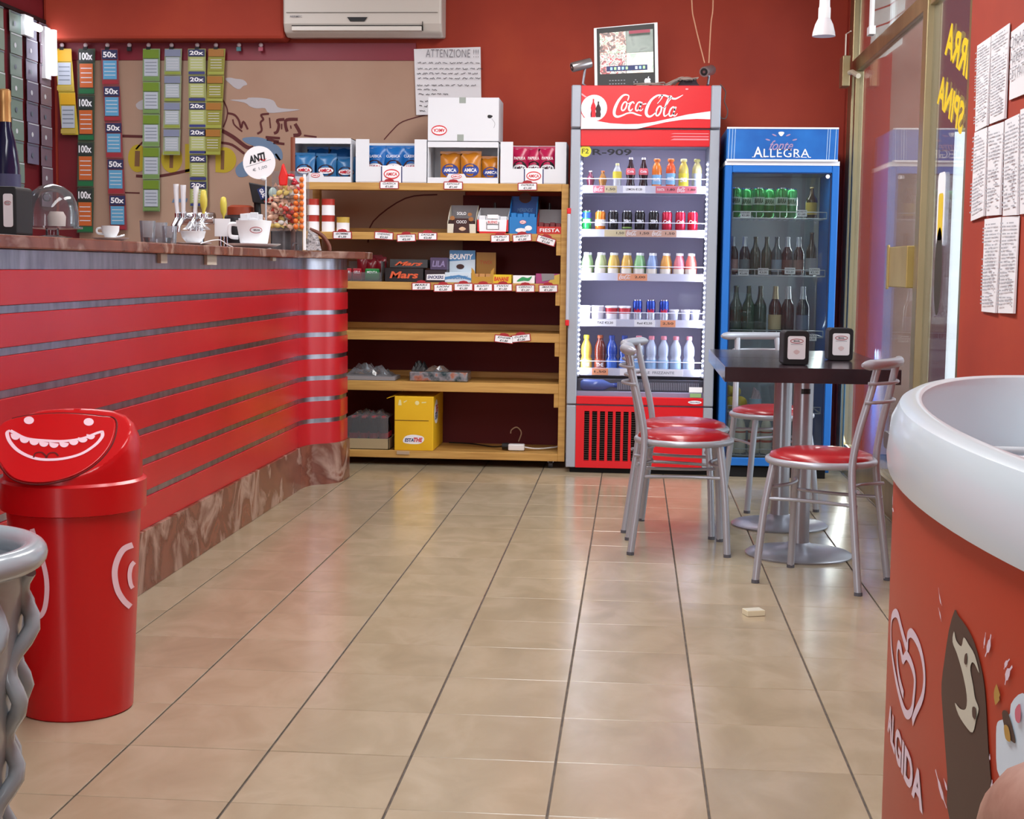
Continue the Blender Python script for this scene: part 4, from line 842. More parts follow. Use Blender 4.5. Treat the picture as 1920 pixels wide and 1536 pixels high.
# ================================================================ RED COOLER
CX0,CX1,CY0,CY1=-.350,.428,7.87,8.46; CT=2.05
ck=thing('drinks_cooler','tall red and grey lit cola drinks cooler between the shelf unit and the blue cooler','cooler',((CX0+CX1)/2,CY0,0))
cin=mat('cooler_liner','#b3adc6',.5); cred=mat('cooler_red','#d0101c',.35)
IX0,IX1=CX0+.052,CX1-.052
bx('side_panel',CX0,IX0-.006,CY0+.03,CY1,.03,CT,greyc,ck); bx('side_panel',IX1+.006,CX1,CY0+.03,CY1,.03,CT,greyc,ck)
bx('back_panel',IX0-.006,IX1+.006,CY1-.03,CY1,.03,CT,cin,ck); bx('top_panel',IX0-.006,IX1+.006,CY0+.03,CY1-.03,1.76,CT,greyc,ck)
bx('inner_floor',IX0-.006,IX1+.006,CY0+.03,CY1-.03,.36,.44,cin,ck); bx('machine_bay',IX0-.006,IX1+.006,CY0+.05,CY1-.03,.03,.355,dark,ck)
bx('kick_base',CX0+.02,CX1-.02,CY0+.03,CY1-.02,0,.03,dark,ck)
# header
bx('header_pillar',CX0,CX0+.052,CY0-.012,CY0+.03,1.83,CT,greyc,ck,.006); bx('header_pillar',CX1-.052,CX1,CY0-.012,CY0+.03,1.83,CT,greyc,ck,.006)
hd=bx('sign_panel',CX0+.052,CX1-.052,CY0-.010,CY0+.03,1.83,CT-.002,cred,ck,.002)
HP=lambda cx,cy:(lambda p:(p.x+ .0,p.z+.0))(at(1040+cx*.20833,140+cy*.20833,CY0-.011))
OH=Vector((0,CY0-.0115,0))
sL,sR=CX0+.053,CX1-.053
def HPc(x,y): a=HP(x,y); return (min(max(a[0],sL),sR),a[1])
wave=[(205,350),(260,385),(350,412),(500,438),(640,446),(760,444),(900,425),(1050,392),(1200,358),(1400,330),(1400,402),(1280,398),(1150,405),(1000,428),(880,455),(800,475),(740,488),(600,488),(400,488),(205,488)]
flat('white_wave',[[HPc(*q) for q in wave]],OH,X_,Z_,wprint,ck)
flat('white_ray',[[HPc(205,165),HPc(205,182),HPc(275,205),HPc(290,200)]],OH,X_,Z_,mat('pink_print','#e8a8b0',.5),ck)
flat('emblem_disc',[[ (HP(355,300)[0]+.068*math.cos(a),HP(355,300)[1]+.068*math.sin(a)) for a in [k*PI/16 for k in range(32)]]],OH-Y_*.0006,X_,Z_,wprint,ck)
for dx,hh,mm,nm in ((-.004,1.0,mat('bottle_print_red','#d21a2a',.5),'printed_red_bottle'),(.022,.86,mat('bottle_print_dark','#2c1418',.5),'printed_dark_bottle'),(-.026,.6,mat('bottle_print_pale','#d8d4e4',.5),'printed_pale_bottle')):
    ex,ez=HP(355,300); z0=ez-.048; H=.095*hh
    pr=[(.012,0),(.014,.2),(.011,.35),(.014,.5),(.011,.65),(.004,.82),(.004,1.0)]
    flat(nm,[[(ex+dx+a,z0+b_*H) for a,b_ in pr]+[(ex+dx-a,z0+b_*H) for a,b_ in pr[::-1]]],OH-Y_*(.0012+.0003*(nm=='printed_dark_bottle')),X_,Z_,mm,ck)
c0=HP(842,283); script_cola(ck,(c0[0],OH.y-.0006,c0[1]),.365,.122,wprint)
flat('painted_lamp_glint',[ell(HP(1190,130)[0],HP(1190,130)[1],.008,.004,10)],OH-Y_*.0006,X_,Z_,mat('pink_print','#e8a8b0'),ck)  # pale pink oval painted as the glint of a lamp on the sign
# door
def dbar(nm,x0,x1,z0,z1,m,y0=CY0,y1=CY0+.028,b=.004): return bx(nm,x0,x1,y0,y1,z0,z1,m,ck,b)
dbar('door_stile',CX0,IX0+.0,.372,1.822,greyc); dbar('door_stile',IX1-.0,CX1,.372,1.822,greyc)
dbar('door_top_rail',IX0,IX1,1.735,1.822,cred,b=.003); dbar('door_bottom_rail',IX0,IX1,.372,.415,cred,b=.003)
flat('rail_stripes',[[(.17,z),(.37,z),(.37,z+h_),(.19,z+h_)] for z,h_ in ((1.800,.004),(1.784,.005),(1.768,.008))],(0,CY0-.001,0),X_,Z_,mat('soft_pink','#d98890',.5),ck)
cglass=glassmat('cooler_glass','#f8f9fc',1.45,0,.5,haze=.006)
MB().box(IX0,IX1,CY0+.010,CY0+.014,.415,1.735).build('glass_pane',cglass,ck)
hn=MB().box(CX0-.012,CX0+.006,CY0-.018,CY0-.001,.82,1.38).build('handle',mat('handle_grey','#b4b8c4',.35,.3),ck,bev=.004)
for _z in (.79,1.38): MB().box(CX0-.0135,CX0+.0075,CY0-.0195,CY0-.0005,_z,_z+.03).build('handle_end',cred,hn,bev=.003)
bx('lower_stile',CX0,IX0,CY0,CY0+.03,.03,.364,greyc,ck,.004); bx('lower_stile',IX1,CX1,CY0,CY0+.03,.03,.364,greyc,ck,.004)
gr=MB(); slots=[CX0+.052+.058+.0418*k for k in range(7)]
gr.box(IX0,IX1,CY0,CY0+.02,.335,.364).box(IX0,IX1,CY0,CY0+.02,.03,.068)
xs=[IX0]+[v for s_ in slots for v in (s_-.0135,s_+.0135)]+[IX1]
for a,b_ in zip(xs[::2],xs[1::2]): gr.box(a,b_,CY0,CY0+.02,.068,.335)
gr.build('lower_panel',cred,ck); 
for s_ in slots:
    g_=MB()
    for k in range(22): g_.box(s_-.0135,s_+.0135,CY0+.012,CY0+.018,.07+.012*k,.075+.012*k)
    g_.build('vent_slot',mat('vent_dark','#3a2a24',.5),ck)
writing('model_mark','R-909',(HP(515,695)[0],CY0+.0085,HP(515,695)[1]),X_,Z_,.205,.032,ink,ck,off=.02,sp=1.0)
p=HP(275,685); flat('round_sticker',[ell(p[0],p[1],.031,.031)],(0,CY0+.0088,0),X_,Z_,mat('sticker_yellow','#d8d23c',.5),ck); writing('sticker_word','F2',(p[0],CY0+.008,p[1]),X_,Z_,.036,.026,mat('olive_ink','#4c5218',.6),ck)
flat('lower_sticker',[[(.30,.445),(.37,.445),(.37,.473),(.30,.473)]],(0,CY0+.008,0),X_,Z_,wprint,ck); flat('lower_sticker',[[(.305,.418),(.365,.418),(.365,.440),(.305,.440)]],(0,CY0+.008,0),X_,Z_,mat('green_sticker','#8fb078',.5),ck)
flat('oval_badge',[ell(.332,.393,.036,.009)],(0,CY0-.001,0),X_,Z_,wprint,ck); writing('badge_word','FRIGOREX',(.332,CY0-.002,.393),X_,Z_,.055,.008,navy,ck)
bx('inner_grille_body',IX0,IX1,CY0+.05,CY0+.08,.44,.505,mat('grille_grey','#4d4d57',.5),ck)
g_=MB()
for k in range(46): g_.box(-.06+.0095*k-.02,-.06+.0095*k-.015,CY0+.044,CY0+.05,.45,.49)
g_.build('inner_grille_bars',mat('grille_light','#9a9aa6',.4),ck)
# led strips and lamps
led=mat('led_glow','#eef2ff',.5,emit=6); ledb=mat('led_back','#c4c8d6',.4)
for s_,x in ((1,IX0+.006),(-1,IX1-.006)):
    MB().box(x-.005,x+.005,CY0+.020,CY0+.028,.52,1.66).build('led_strip',ledb,ck)
    b_=MB()
    for k in range(44): b_.ball((x+.002*s_,CY0+.020,.535+.0258*k),.0062,n=6)
    tag(b_.build('led_bead',led,ck),kind='stuff')
    l=area('cooler_led',(x+.012*s_,CY0+.05,1.09),(x+.5*s_,CY0+.30,1.09),.02,1.1,3.6,(.84,.86,1))
area('cooler_top_lamp',(.04,CY0+.12,1.73),(.04,CY0+.25,1.0),.5,.06,2.0,(.9,.92,1))
CSH=[(1.508,'top'),(1.277,'second'),(1.045,'third'),(.80,'fourth'),(.537,'bottom')]
wirem=mat('shelf_wire','#dcdfea',.35,.2); lipm=mat('price_rail','#c9cbdc',.4)
YF=CY0+.075
rails=[]
for z,nm in CSH:
    s_=bx('shelf',IX0+.004,IX1-.004,YF,CY1-.04,z-.004,z,wirem,ck,0); MB().box(IX0+.006,IX1-.006,YF-.012,YF-.002,z-.014,z+.026).build('price_rail',lipm,s_)
    MB().tube([(IX0+.008,YF-.006,z+.062),(IX1-.008,YF-.006,z+.062)],.0022,6).tube([(IX0+.008,YF-.006,z),(IX0+.008,YF-.006,z+.062)],.0022,6).tube([(IX1-.008,YF-.006,z),(IX1-.008,YF-.006,z+.062)],.0022,6).build('guard_wire',mat('guard_wire','#eef0fa',.3),s_)
def lipcard(x0,x1,z,m,words):
    a=at(1040+x0*.20833,300,YF).x; b_=at(1040+x1*.20833,300,YF).x
    MB().box(a,b_,YF-.015,YF-.0125,z-.012,z+.024).build('price_card',m,ck)
    n=len(words)
    for k,(s_,mm) in enumerate(words):
        xx=a+(b_-a)*(k+.5)/n
        if s_=='~': script_cola(ck,(xx,YF-.016,z+.006),(b_-a)/n*.8,.026,mm,mini=True,name='card_script')
        elif s_: writing('card_word',s_,(xx,YF-.016,z+.006),X_,Z_,(b_-a)/n*.72,.014,mm,ck)
pk=mat('card_pink','#d9707c',.5); bge=mat('card_beige','#cdbf98',.5); ora=mat('card_orange','#e89c72',.5); tan=mat('card_tan','#c9a08c',.5)
lipcard(350,455,1.508,pk,[('~',wprint)]); lipcard(455,565,1.508,bge,[('1,50',ink)]); lipcard(620,820,1.508,wprint,[('LEMON €1,50',ink)]); lipcard(915,1285,1.508,pk,[('FANTA',wprint),('1,80',ink),('~',wprint),('1,80',ink)])
lipcard(460,650,1.277,bge,[('',ink),('1,50',ink)]); lipcard(650,1110,1.277,tan,[('~',wprint),('1,50',ink),('~',wprint),('1,50',ink)]); lipcard(1110,1285,1.277,wprint,[('',ink)])
cv=lambda x:x*.2994/.20833
lipcard(cv(410),cv(595),1.045,ora,[('~',wprint),('2,00',ink)]); lipcard(cv(265),cv(405),.80,wprint,[('TAZ €2,20',ink)]); lipcard(cv(520),cv(650),.80,wprint,[('Red €2,50',ink)]); lipcard(cv(685),cv(780),.80,ora,[('2,50',ink)]); lipcard(cv(258),cv(360),.537,ora,[('1,50',ink)]); lipcard(cv(435),cv(835),.537,wprint,[('NATURALE  FRIZZANTE',inkgrey)])
YI=YF+.035; gy='drinks on the %s shelf of the red cooler'
cap_s=mat('cap_silver','#c9c4c8',.3,.5); cap_o=mat('cap_orange','#e0742c',.4); cap_y=mat('cap_cream','#d8d49a',.4); cap_p=mat('cap_pink','#e08a9a',.4); cap_b=mat('cap_blue','#1c3a8c',.4); cap_g=mat('cap_yellow','#e0c030',.4); cap_w=mat('cap_white','#eef0f2',.4)
X=lambda px,Y=YI:at(px,400,Y).x
z=1.5085
R1=[(1106,.105,.022,liquid('plum','#5c2436'),cap_s,None,'contour','small dark plum bottle',0,0),(1129,.105,.022,liquid('amber','#9c6a34'),cap_o,None,'contour','small amber bottle',0,0),(1156,.145,.023,liquid('tonic','#b9bcc0'),cap_y,mat('lab_yel','#d9c63c',.5),'pet','yellow-labelled tonic bottle',.42,.70),
 (1181,.175,.025,liquid('cola','#2a161c'),cap_s,mat('lab_rose','#d8606a',.5),'contour','left cola bottle with rose label',.48,.68),(1205,.175,.025,liquid('cola','#2a161c'),cap_s,mat('lab_rose','#d8606a',.5),'contour','right cola bottle with rose label',.48,.68),
 (1230,.17,.026,liquid('orangesoda','#e07a2c'),cap_o,mat('lab_sky','#7fb4dc',.5),'pet','orange soda bottle with full label, left one',.2,.5),(1256,.17,.026,liquid('orangesoda2','#d85a34'),cap_o,mat('lab_sky','#7fb4dc',.5),'pet','orange soda bottle with blue label, right one',.2,.55),
 (1280,.17,.026,liquid('lemon','#c9b85c'),cap_y,mat('lab_lem','#d8cc3a',.5),'pet','yellow lemonade bottle with yellow label',.15,.55),(1305,.17,.026,liquid('lemon2','#a8a070'),mat('cap_olive','#a8a468',.4),mat('lab_grey','#8f98a8',.5),'pet','greyish lemonade bottle, rightmost',.15,.55)]
for k,(px,h,r,b_,c_,l_,kd,ds,a0,a1) in enumerate(R1): bottle(X(px),YI,z,h,r,b_,c_,l_,kd,ds+' on the top shelf of the red cooler',gy%'top',capr=r*(.66 if k>4 else .46),l0=a0,l1=a1,word={3:'Cola',4:'Cola',5:'FANTA',6:'FANTA',7:'LEMON'}.get(k))
z=1.2775
cb=lambda n,h:mat('can_'+n,h,.25,.4)
R2=[(1100,cb('green','#2aa050'),'green and blue can','SPRITE',mat('cangb','#2348a0',.3),(.68,.92)),(1126,cb('orange','#e8822c'),'orange can','FANTA',mat('canwb','#e8e4e0',.3),(.35,.62)),(1150,cb('black','#17171b'),'first black can','ZERO',None,0),(1176,cb('black','#17171b'),'second black can with green dot','ZERO',mat('candot','#7a9a4a',.4),(.25,.32)),(1200,cb('black','#17171b'),'third black can','ZERO',None,0),(1226,cb('black','#17171b'),'fourth black can','ZERO',None,0),(1251,cb('pinkred','#c82444'),'left red can','Cola',None,0),(1276,cb('pinkred','#c82444'),'middle red can','Cola',None,0),(1299,cb('red','#cc1a34'),'right red can','Cola',None,0)]
for k,(px,m_,ds,wd,bd,bz) in enumerate(R2): can(X(px),YI,z,.125,.0275,m_,ds+' on the second shelf of the red cooler',gy%'second',wd,band=bd,bandz=bz or (.4,.7))
z=1.0455
R3=['#a8c894','#b4c490','#d8b45c','#d8aa50','#8cc084','#8ca4d0','#e0a050','#e0808c','#dc7468']
for k,(px,h_) in enumerate(zip((1101,1127,1151,1176,1200,1224,1250,1275,1297),R3)):
    nm=['pale green','lime green','golden','amber','green','blue','orange','pink','red'][k]
    bottle(X(px),YI,z,.135,.028,mat('juice%d'%k,h_,.2),cap_w,mat('juicelab%d'%k,'#e4ddd0',.5),'juice',f'{nm} juice bottle, {ORD[k]} from the left on the third shelf of the red cooler',gy%'third',capr=.015,l0=.08,l1=.38)
    bottle(X(px)+.012,YI+.075,z,.135,.026,mat('juice%d'%k,h_,.2),cap_w,None,'juice',f'{nm} juice bottle standing behind the {ORD[k]} one on the third shelf',gy%'third',capr=.015)
z=.8005
for k,px in enumerate((1099,1124,1150,1175)):
    t=thing('dessert_cup',('plain white' if k<2 else 'red-banded white')+f' plastic cup, {ORD[k]} from the left on the fourth red cooler shelf','cup',(X(px),YI,z),0,'cups on the fourth cooler shelf')
    MB().lathe([(.026,0),(.030,.004),(.034,.088)],n=16).build('cup',mat('cup_white','#e6e2e8',.3),t,smooth=40,world=False); MB().lathe([(.0355,.088),(.0355,.094),(.03,.096)],n=16).build('lid',wprint,t,smooth=40,world=False)
    if k>1: MB().lathe([(.0328,.055),(.0346,.084)],n=16,cap=False).build('printed_band',mat('cup_red','#c0303c',.4),t,smooth=40,world=False)
for k,px in enumerate((1199,1224,1249)): can(X(px),YI,z,.13,.0255,mat('can_ebl','#2444a4',.25,.5),f'slim blue and silver energy drink can, {ORD[k]} from the left',gy%'fourth','RedBull',red,band=mat('can_ebs','#ccd2e0',.25,.6),bandz=(.08,.45))
for k,px in enumerate((1268,1290,1308)):
    t=thing('small_glass_pot',f'small pale glass pot, {ORD[k]} from the left of the energy cans','jar',(X(px),YI,z),0,'small pots on the fourth cooler shelf')
    MB().lathe([(.018,0),(.024,.06),(.026,.072)],n=14).build('pot',mat('pot_pale','#c4c8dc',.15),t,smooth=40,world=False); MB().lathe([(.027,.072),(.027,.080)],n=14).build('lid',wprint,t,smooth=40,world=False)
z=.5375
R5=[(1104,'#c9a040',cap_g,'#e8d060','yellow iced tea bottle'),(1130,'#6a2c20',mat('cap_brown','#a0502c',.4),'#8a3c24','brown iced tea bottle'),(1152,'#2448a0',cap_b,'#3a68c0','left dark blue water bottle'),(1176,'#2850a8',cap_b,'#4474c8','right dark blue water bottle'),
 (1203,'#b0bcd4',cap_p,'#6c98c4','pink-capped water bottle, first'),(1227,'#b0bcd4',cap_p,'#8cb0d4','pink-capped water bottle, second'),(1250,'#b4c0d8',cap_p,'#9cbcdc','pink-capped water bottle, third'),(1273,'#b8c4dc',cap_p,'#9cbcdc','pink-capped water bottle, fourth'),(1298,'#bcc8e0',cap_p,'#b0c8e0','pink-capped water bottle, rightmost')]
for k,(px,h_,c_,lh,ds) in enumerate(R5): bottle(X(px),YI,z,.20,.0305,mat('water%d'%k,h_,.08,0,.8),c_,mat('waterlab%d'%k,lh,.4),'round' if k!=1 else 'pet',ds+' on the bottom shelf of the red cooler',gy%'bottom',l0=.06,l1=.36,word={0:'THE',1:'THE'}.get(k))
t=thing('lying_bottle','blue plastic bottle lying on the floor of the red cooler','bottle',(X(1100),YF,.47))
MB().lathe([(.02,IX0+.02),(.03,IX0+.035),(.03,IX0+.14),(.012,IX0+.18),(.012,IX0+.20)],(0,YF-.03+.01,.4725),14,0,'x').build('body',mat('lying_blue','#5468a8',.1),t,smooth=50)
MB().lathe([(.014,IX0+.20),(.014,IX0+.215)],(0,YF-.02,.4725),12,0,'x').build('cap',cap_b,t)

# ---- things on top of the red cooler
mo_=thing('cctv_monitor','white-rimmed black flat monitor showing four security camera views on top of the red cooler','monitor',(-.11,CY0+.16,CT))
MY=CY0+.13; Pm=[at(1115,158,MY),at(1235,155,MY),at(1233,40,MY),at(1113,51,MY)]
lz=CT+.003-min(Pm[0].z,Pm[1].z)
Pm=[p+Vector((0,0.03*(i>1),lz*(i<2))) for i,p in enumerate(Pm)]
def mq(u0,u1,v0,v1,d=0):
    f=lambda u,v:Pm[0].lerp(Pm[1],u).lerp(Pm[3].lerp(Pm[2],u),v)-Y_*d
    return [f(u0,v0),f(u1,v0),f(u1,v1),f(u0,v1)]
def slab(nm,q,th,m,par):
    b=MB(); b.add([tuple(x) for x in q]+[tuple(x+Vector((0,th,0))) for x in q],[(0,1,2,3),(7,6,5,4),(0,4,5,1),(1,5,6,2),(2,6,7,3),(3,7,4,0)]); return b.build(nm,m,par,bev=.002 if th>.01 else 0)
slab('housing',mq(0,1,0,1),.022,white,mo_); slab('bezel',mq(.045,.95,.012,.985,.001),.0008,black,mo_)
def view(u0,u1,v0,v1,stops,sc,nm):
    m=mat('cctv_'+nm,'#808080',.3); b=m.node_tree.nodes['Principled BSDF']; mottle(m,stops,sc,5,coord='World',distort=1)
    rp=[n for n in m.node_tree.nodes if n.type=='VALTORGB'][0]; lk(m,rp.outputs[0],b.inputs['Emission Color']); b.inputs['Emission Strength'].default_value=.8
    slab('camera_view',mq(u0,u1,v0,v1,.003),.0008,m,mo_)
view(.09,.50,.55,.90,[(.35,'#3a2a28'),(.45,'#8c5a50'),(.52,'#c8d4c0'),(.6,'#6c7c60'),(.75,'#d8e0d0')],34,'a')
view(.505,.925,.55,.90,[(.3,'#4c5a54'),(.6,'#647068'),(.8,'#2c3034')],9,'b')
view(.09,.50,.22,.545,[(.35,'#2a1a1c'),(.45,'#b03038'),(.5,'#d8d0c8'),(.6,'#5c5450'),(.75,'#e8e4d8')],38,'c')
view(.505,.925,.22,.545,[(.3,'#8ca090'),(.5,'#d8d8c4'),(.6,'#c8a898'),(.8,'#e0e4d0')],20,'d')
flat('view_pink_streak',[[(p.x,p.z) for p in mq(.55,.88,.84,.89)]],(0,MY-.003,0),X_,Z_,mat('streak_pink','#a8485c',.5),mo_)
slab('menu_bar',mq(.19,.83,.26,.345,.005),.0008,navy,mo_)
for k,u in enumerate((.25,.31,.37,.43,.49,.64,.70,.76)): slab('menu_icon',mq(u,u+.035,.28,.325,.0065),.0005,mat('icon%d'%(k%3),['#8cc4f0','#9ce08c','#e4f0ff'][k%3],.4,emit=.6),mo_)
for r_ in range(2):
    for k in range(6): slab('button_mark',mq(.23+.045*k,.255+.045*k,.045+.055*r_,.06+.055*r_,.0025),.0004,inkgrey,mo_)
slab('button_mark',mq(.63,.655,.10,.115,.0025),.0004,inkgrey,mo_); slab('button_mark',mq(.66,.675,.06,.085,.0025),.0004,inkgrey,mo_); slab('button_mark',mq(.61,.625,.06,.085,.0025),.0004,inkgrey,mo_); slab('button_mark',mq(.63,.655,.035,.05,.0025),.0004,inkgrey,mo_)
pc=(mq(.83,.83,.08,.08)[0]); pc=Vector((pc.x,MY-.0045+.002,pc.z))
apple=cr([(0,.012),(.008,.016),(.015,.010),(.0125,.002),(.016,-.006),(.009,-.018),(0,-.015),(-.009,-.018),(-.016,-.006),(-.016,.006),(-.009,.015)],4,True)
flat('fruit_emblem',[apple,cr([(0,.014),(.002,.022),(.007,.025),(.005,.018)],3,True)],pc,X_,Z_,mat('emblem_silver','#c4c8d4',.3,.4),mo_)
def bullet(name,desc,c,d,L,r,foot):
    t=thing(name,desc,'security camera',tuple(foot)); d=Vector(d).normalized(); c=Vector(c); a=c-d*L/2; e=c+d*L/2
    MB().tube([a,a+d*.004,e-d*.004,e],[r*.9,r,r,r*.96],18).build('barrel',mat('cam_metal','#a9a4a6',.3,.8),t,smooth=40)
    MB().tube([e,e+d*.001],[r*.72,r*.72],18).build('lens_glass',black,t); MB().tube([e+d*.001,e+d*.002],[r*.3,r*.28],12).build('lens',chrome,t)
    MB().tube([c-d*L*.2-Z_*r*.9,(c.x-d.x*L*.1,c.y+.01,foot[2]+.02),tuple(foot)],[.007,.007,.007],8).lathe([(.018,0),(.018,.006)],tuple(foot),12).build('bracket',steel,t,smooth=40); return t
c=at(1090,122,CY0+.10); ft=(c.x+.035,CY0+.12,CT+.0005); bullet('bullet_camera','silver bullet camera left of the monitor on the red cooler, pointing down left',c,(-.9,-.35,-.28),.11,.026,ft)
c=at(1327,133,CY0+.10); bullet('bullet_camera','silver bullet camera right of the monitor on the red cooler, pointing at the viewer',c,(-.35,-.9,-.2),.12,.027,(c.x+.0,CY0+.14,CT+.0005))
b=MB(); rn=random.Random(5)
for k in range(9):
    P=[(.02+.045*i+rn.uniform(-.02,.02)-.04,CY0+.10+rn.uniform(-.03,.06),CT+.006+rn.random()*.02+.03*(i>4)) for i in range(8)]
    b.tube(cr([(min(x,.42),y,z_) for x,y,z_ in P],4),.0032,6)
tag(b.build('cable_tangle',[mat('cable_beige','#9c8c84',.6)],smooth=50),'tangle of thin beige and grey cables on top of the red cooler',  'cables')
c=MB().add([],[]); c=MB()
crumple('adapter',0.20,.33,CY0+.10,CY0+.2,CT+.002,CT+.065,mat('dark_cloth','#3a2c34',.7),None,9,8,.5); o_=[o for o in COL.objects if o.name.startswith('adapter')][-1]; o_.name='dark_bag'; tag(o_,'dark crumpled bag of cables between monitor and right camera','bag')
cc=at(1327,112,CY0+.12)
for k,(xa,xb) in enumerate(((1297,1321),(1337,1329))):
    a=at(xa,0,CY0+.12); a2=at(xa,-260,CY0+.12); b2=at(xb,118,CY0+.12); md=at((1303 if k==0 else 1333),45,CY0+.12)
    tag(MB().tube(cr([(a2.x,CY0+.12,ZC),tuple(a),tuple(md),tuple(b2)],5),.0035,6).build('hanging_cable',mat('cable_tan','#c08a6c',.6)),['left','right'][k]+' thin tan cable dropping from the ceiling to the right camera on the cooler','cable')
pts=[at(x,y,CY0+.02) for x,y in ((1346,158),(1356,172),(1354,190),(1360,208),(1356,222),(1347,220),(1344,205))]
tag(MB().tube(cr([tuple(p+Vector((.012,0,0))) for p in pts],5),.0032,6).build('loose_cable',mat('cable_dark','#4c3a38',.6)),'loose dark cable looping down the right edge of the red cooler','cable')

# ================================================================ BLUE COOLER
BX0,BX1,BY0,BY1=.458,1.046,7.85,8.42; BT=1.832
bk=thing('drinks_cooler','narrow blue glass-door cooler with Allegra sign right of the red cooler','cooler',((BX0+BX1)/2,BY0,0))
blue=mat('cooler_blue','#1f6cc0',.35); sblue=mottle(mat('sign_blue','#1560b0',.35),[(.3,'#0f56a6'),(.7,'#2272c4')],5,3,coord='World')
grin=mat('blue_liner','#8a9092',.5)
JX0,JX1=BX0+.038,BX1-.038
bx('side_panel',BX0,JX0-.008,BY0+.03,BY1,.03,1.64,blue,bk); bx('side_panel',JX1+.008,BX1,BY0+.03,BY1,.03,1.64,blue,bk); bx('back_panel',JX0-.008,JX1+.008,BY1-.03,BY1,.03,1.64,grin,bk)
bx('inner_top',JX0-.008,JX1+.008,BY0+.03,BY1-.03,1.61,1.64,grin,bk); bx('inner_floor',JX0-.008,JX1+.008,BY0+.03,BY1-.03,.06,.10,grin,bk); bx('kick_base',BX0+.02,BX1-.02,BY0+.02,BY1-.02,0,.055,dark,bk)
bx('sign_box',BX0+.004,BX1-.012,BY0-.012,BY1,1.668,BT,sblue,bk,.004)
MB().box(BX0+.004,BX1-.012,BY0-.016,BY0-.010,BT-.006,BT+.002).box(BX0+.004,BX1-.012,BY0-.016,BY0-.010,1.660,1.670).box(BX0+.0,BX1,BY0,BY1,1.64,1.662).build('sign_trim',wprint,bk)
flat('sign_lines',[[(x,1.67),(x+.003,1.67),(x+.007,BT-.006),(x+.004,BT-.006)] for x in (BX0+.012,BX0+.028,BX0+.042,BX1-.072,BX1-.060,BX1-.030)],(0,BY0-.0135,0),X_,Z_,mat('pale_blue_line','#a8c8e8',.5),bk)
bp=lambda x,y:at(1320+x*.27348,220+y*.27348,BY0-.014)
p=bp(528,245); writing('sign_word','LLEGRA',p+Vector((.028,0,0)),X_,Z_,.235,.043,wprint,bk,off=.0,sp=1.05); writing('sign_initial','A',p+Vector((-.118,-.0005,.004)),X_,Z_,.046,.054,wprint,bk)
q=MB(); z_=p.z-.0225
for dx in (-.148,-.10,-.091,-.053,.075,.105,.118,.140): q.add([(p.x+dx,BY0-.0145,z_),(p.x+dx+.014,BY0-.0145,z_),(p.x+dx+.014,BY0-.0145,z_+.003),(p.x+dx,BY0-.0145,z_+.003)],[(0,1,2,3)])
q.build('sign_serifs',wprint,bk)
p=bp(528,192); writing('sign_script','fonte',p,X_,Z_,.125,.05,mat('mauve_print','#a08ab0',.5),bk,shear=.5)
p=bp(530,112); flat('sign_drop',[cr([(-.015,.006),(0,.010),(.015,.006),(.008,-.008),(0,-.013),(-.008,-.008)],3,True)],p,X_,Z_,wprint,bk)
for dx,dy,a in ((-48,10,-.4),(48,10,.4),(-92,42,-.25),(92,42,.25)):
    p=bp(530+dx,112+dy); ca,sa=math.cos(a),math.sin(a); flat('sign_ray',[[(x*ca-y*sa,x*sa+y*ca) for x,y in ell(0,0,.013,.004,10)]],p,X_,Z_,mat('mauve_print','#a08ab0',.5),bk)
for x0,x1,z0,z1 in ((BX0,JX0,.062,1.64),(JX1,BX1,.062,1.64)): bx('door_stile',x0,x1,BY0,BY0+.028,z0,z1,blue,bk,.004)
bx('door_top_rail',JX0,JX1,BY0,BY0+.028,1.602,1.64,blue,bk,.003); bx('door_bottom_rail',JX0,JX1,BY0,BY0+.028,.062,.105,blue,bk,.003)
MB().box(JX0,JX0+.005,BY0-.001,BY0+.02,.105,1.602).box(JX1-.005,JX1,BY0-.001,BY0+.02,.105,1.602).box(JX0,JX1,BY0-.001,BY0+.02,1.597,1.602).build('door_gasket',mat('gasket','#10204a',.6),bk)
MB().box(JX0+.005,JX1-.005,BY0+.010,BY0+.014,.105,1.597).build('glass_pane',glassmat('cooler_glass2','#e4e9ea',1.5,.0,.8,haze=.012),bk)
MB().lathe([(.011,0),(.011,.006)],(JX1-.02,BY0+.004,1.585),12,0,'y').build('door_knob_cap',wprint,bk)
area('blue_cooler_lamp',(JX1-.004,BY0+.22,.85),(JX0+.1,BY0+.16,.75),.03,1.4,5.5,(.93,1,.97)); area('blue_cooler_top_lamp',(.74,BY0+.10,1.595),(.74,BY0+.2,.8),.42,.05,1.2,(.9,1,.96))
g_=MB()
for r_ in range(3):
    for k in range(5): g_.box(.63+.04*k+.012*(r_%2),.655+.04*k+.012*(r_%2),BY1-.0315,BY1-.0295,1.535-.014*r_,1.539-.014*r_)
g_.build('fan_louvres',dark,bk)
BSH=[1.374,1.072,.752,.348,.118]
YG=BY0+.075
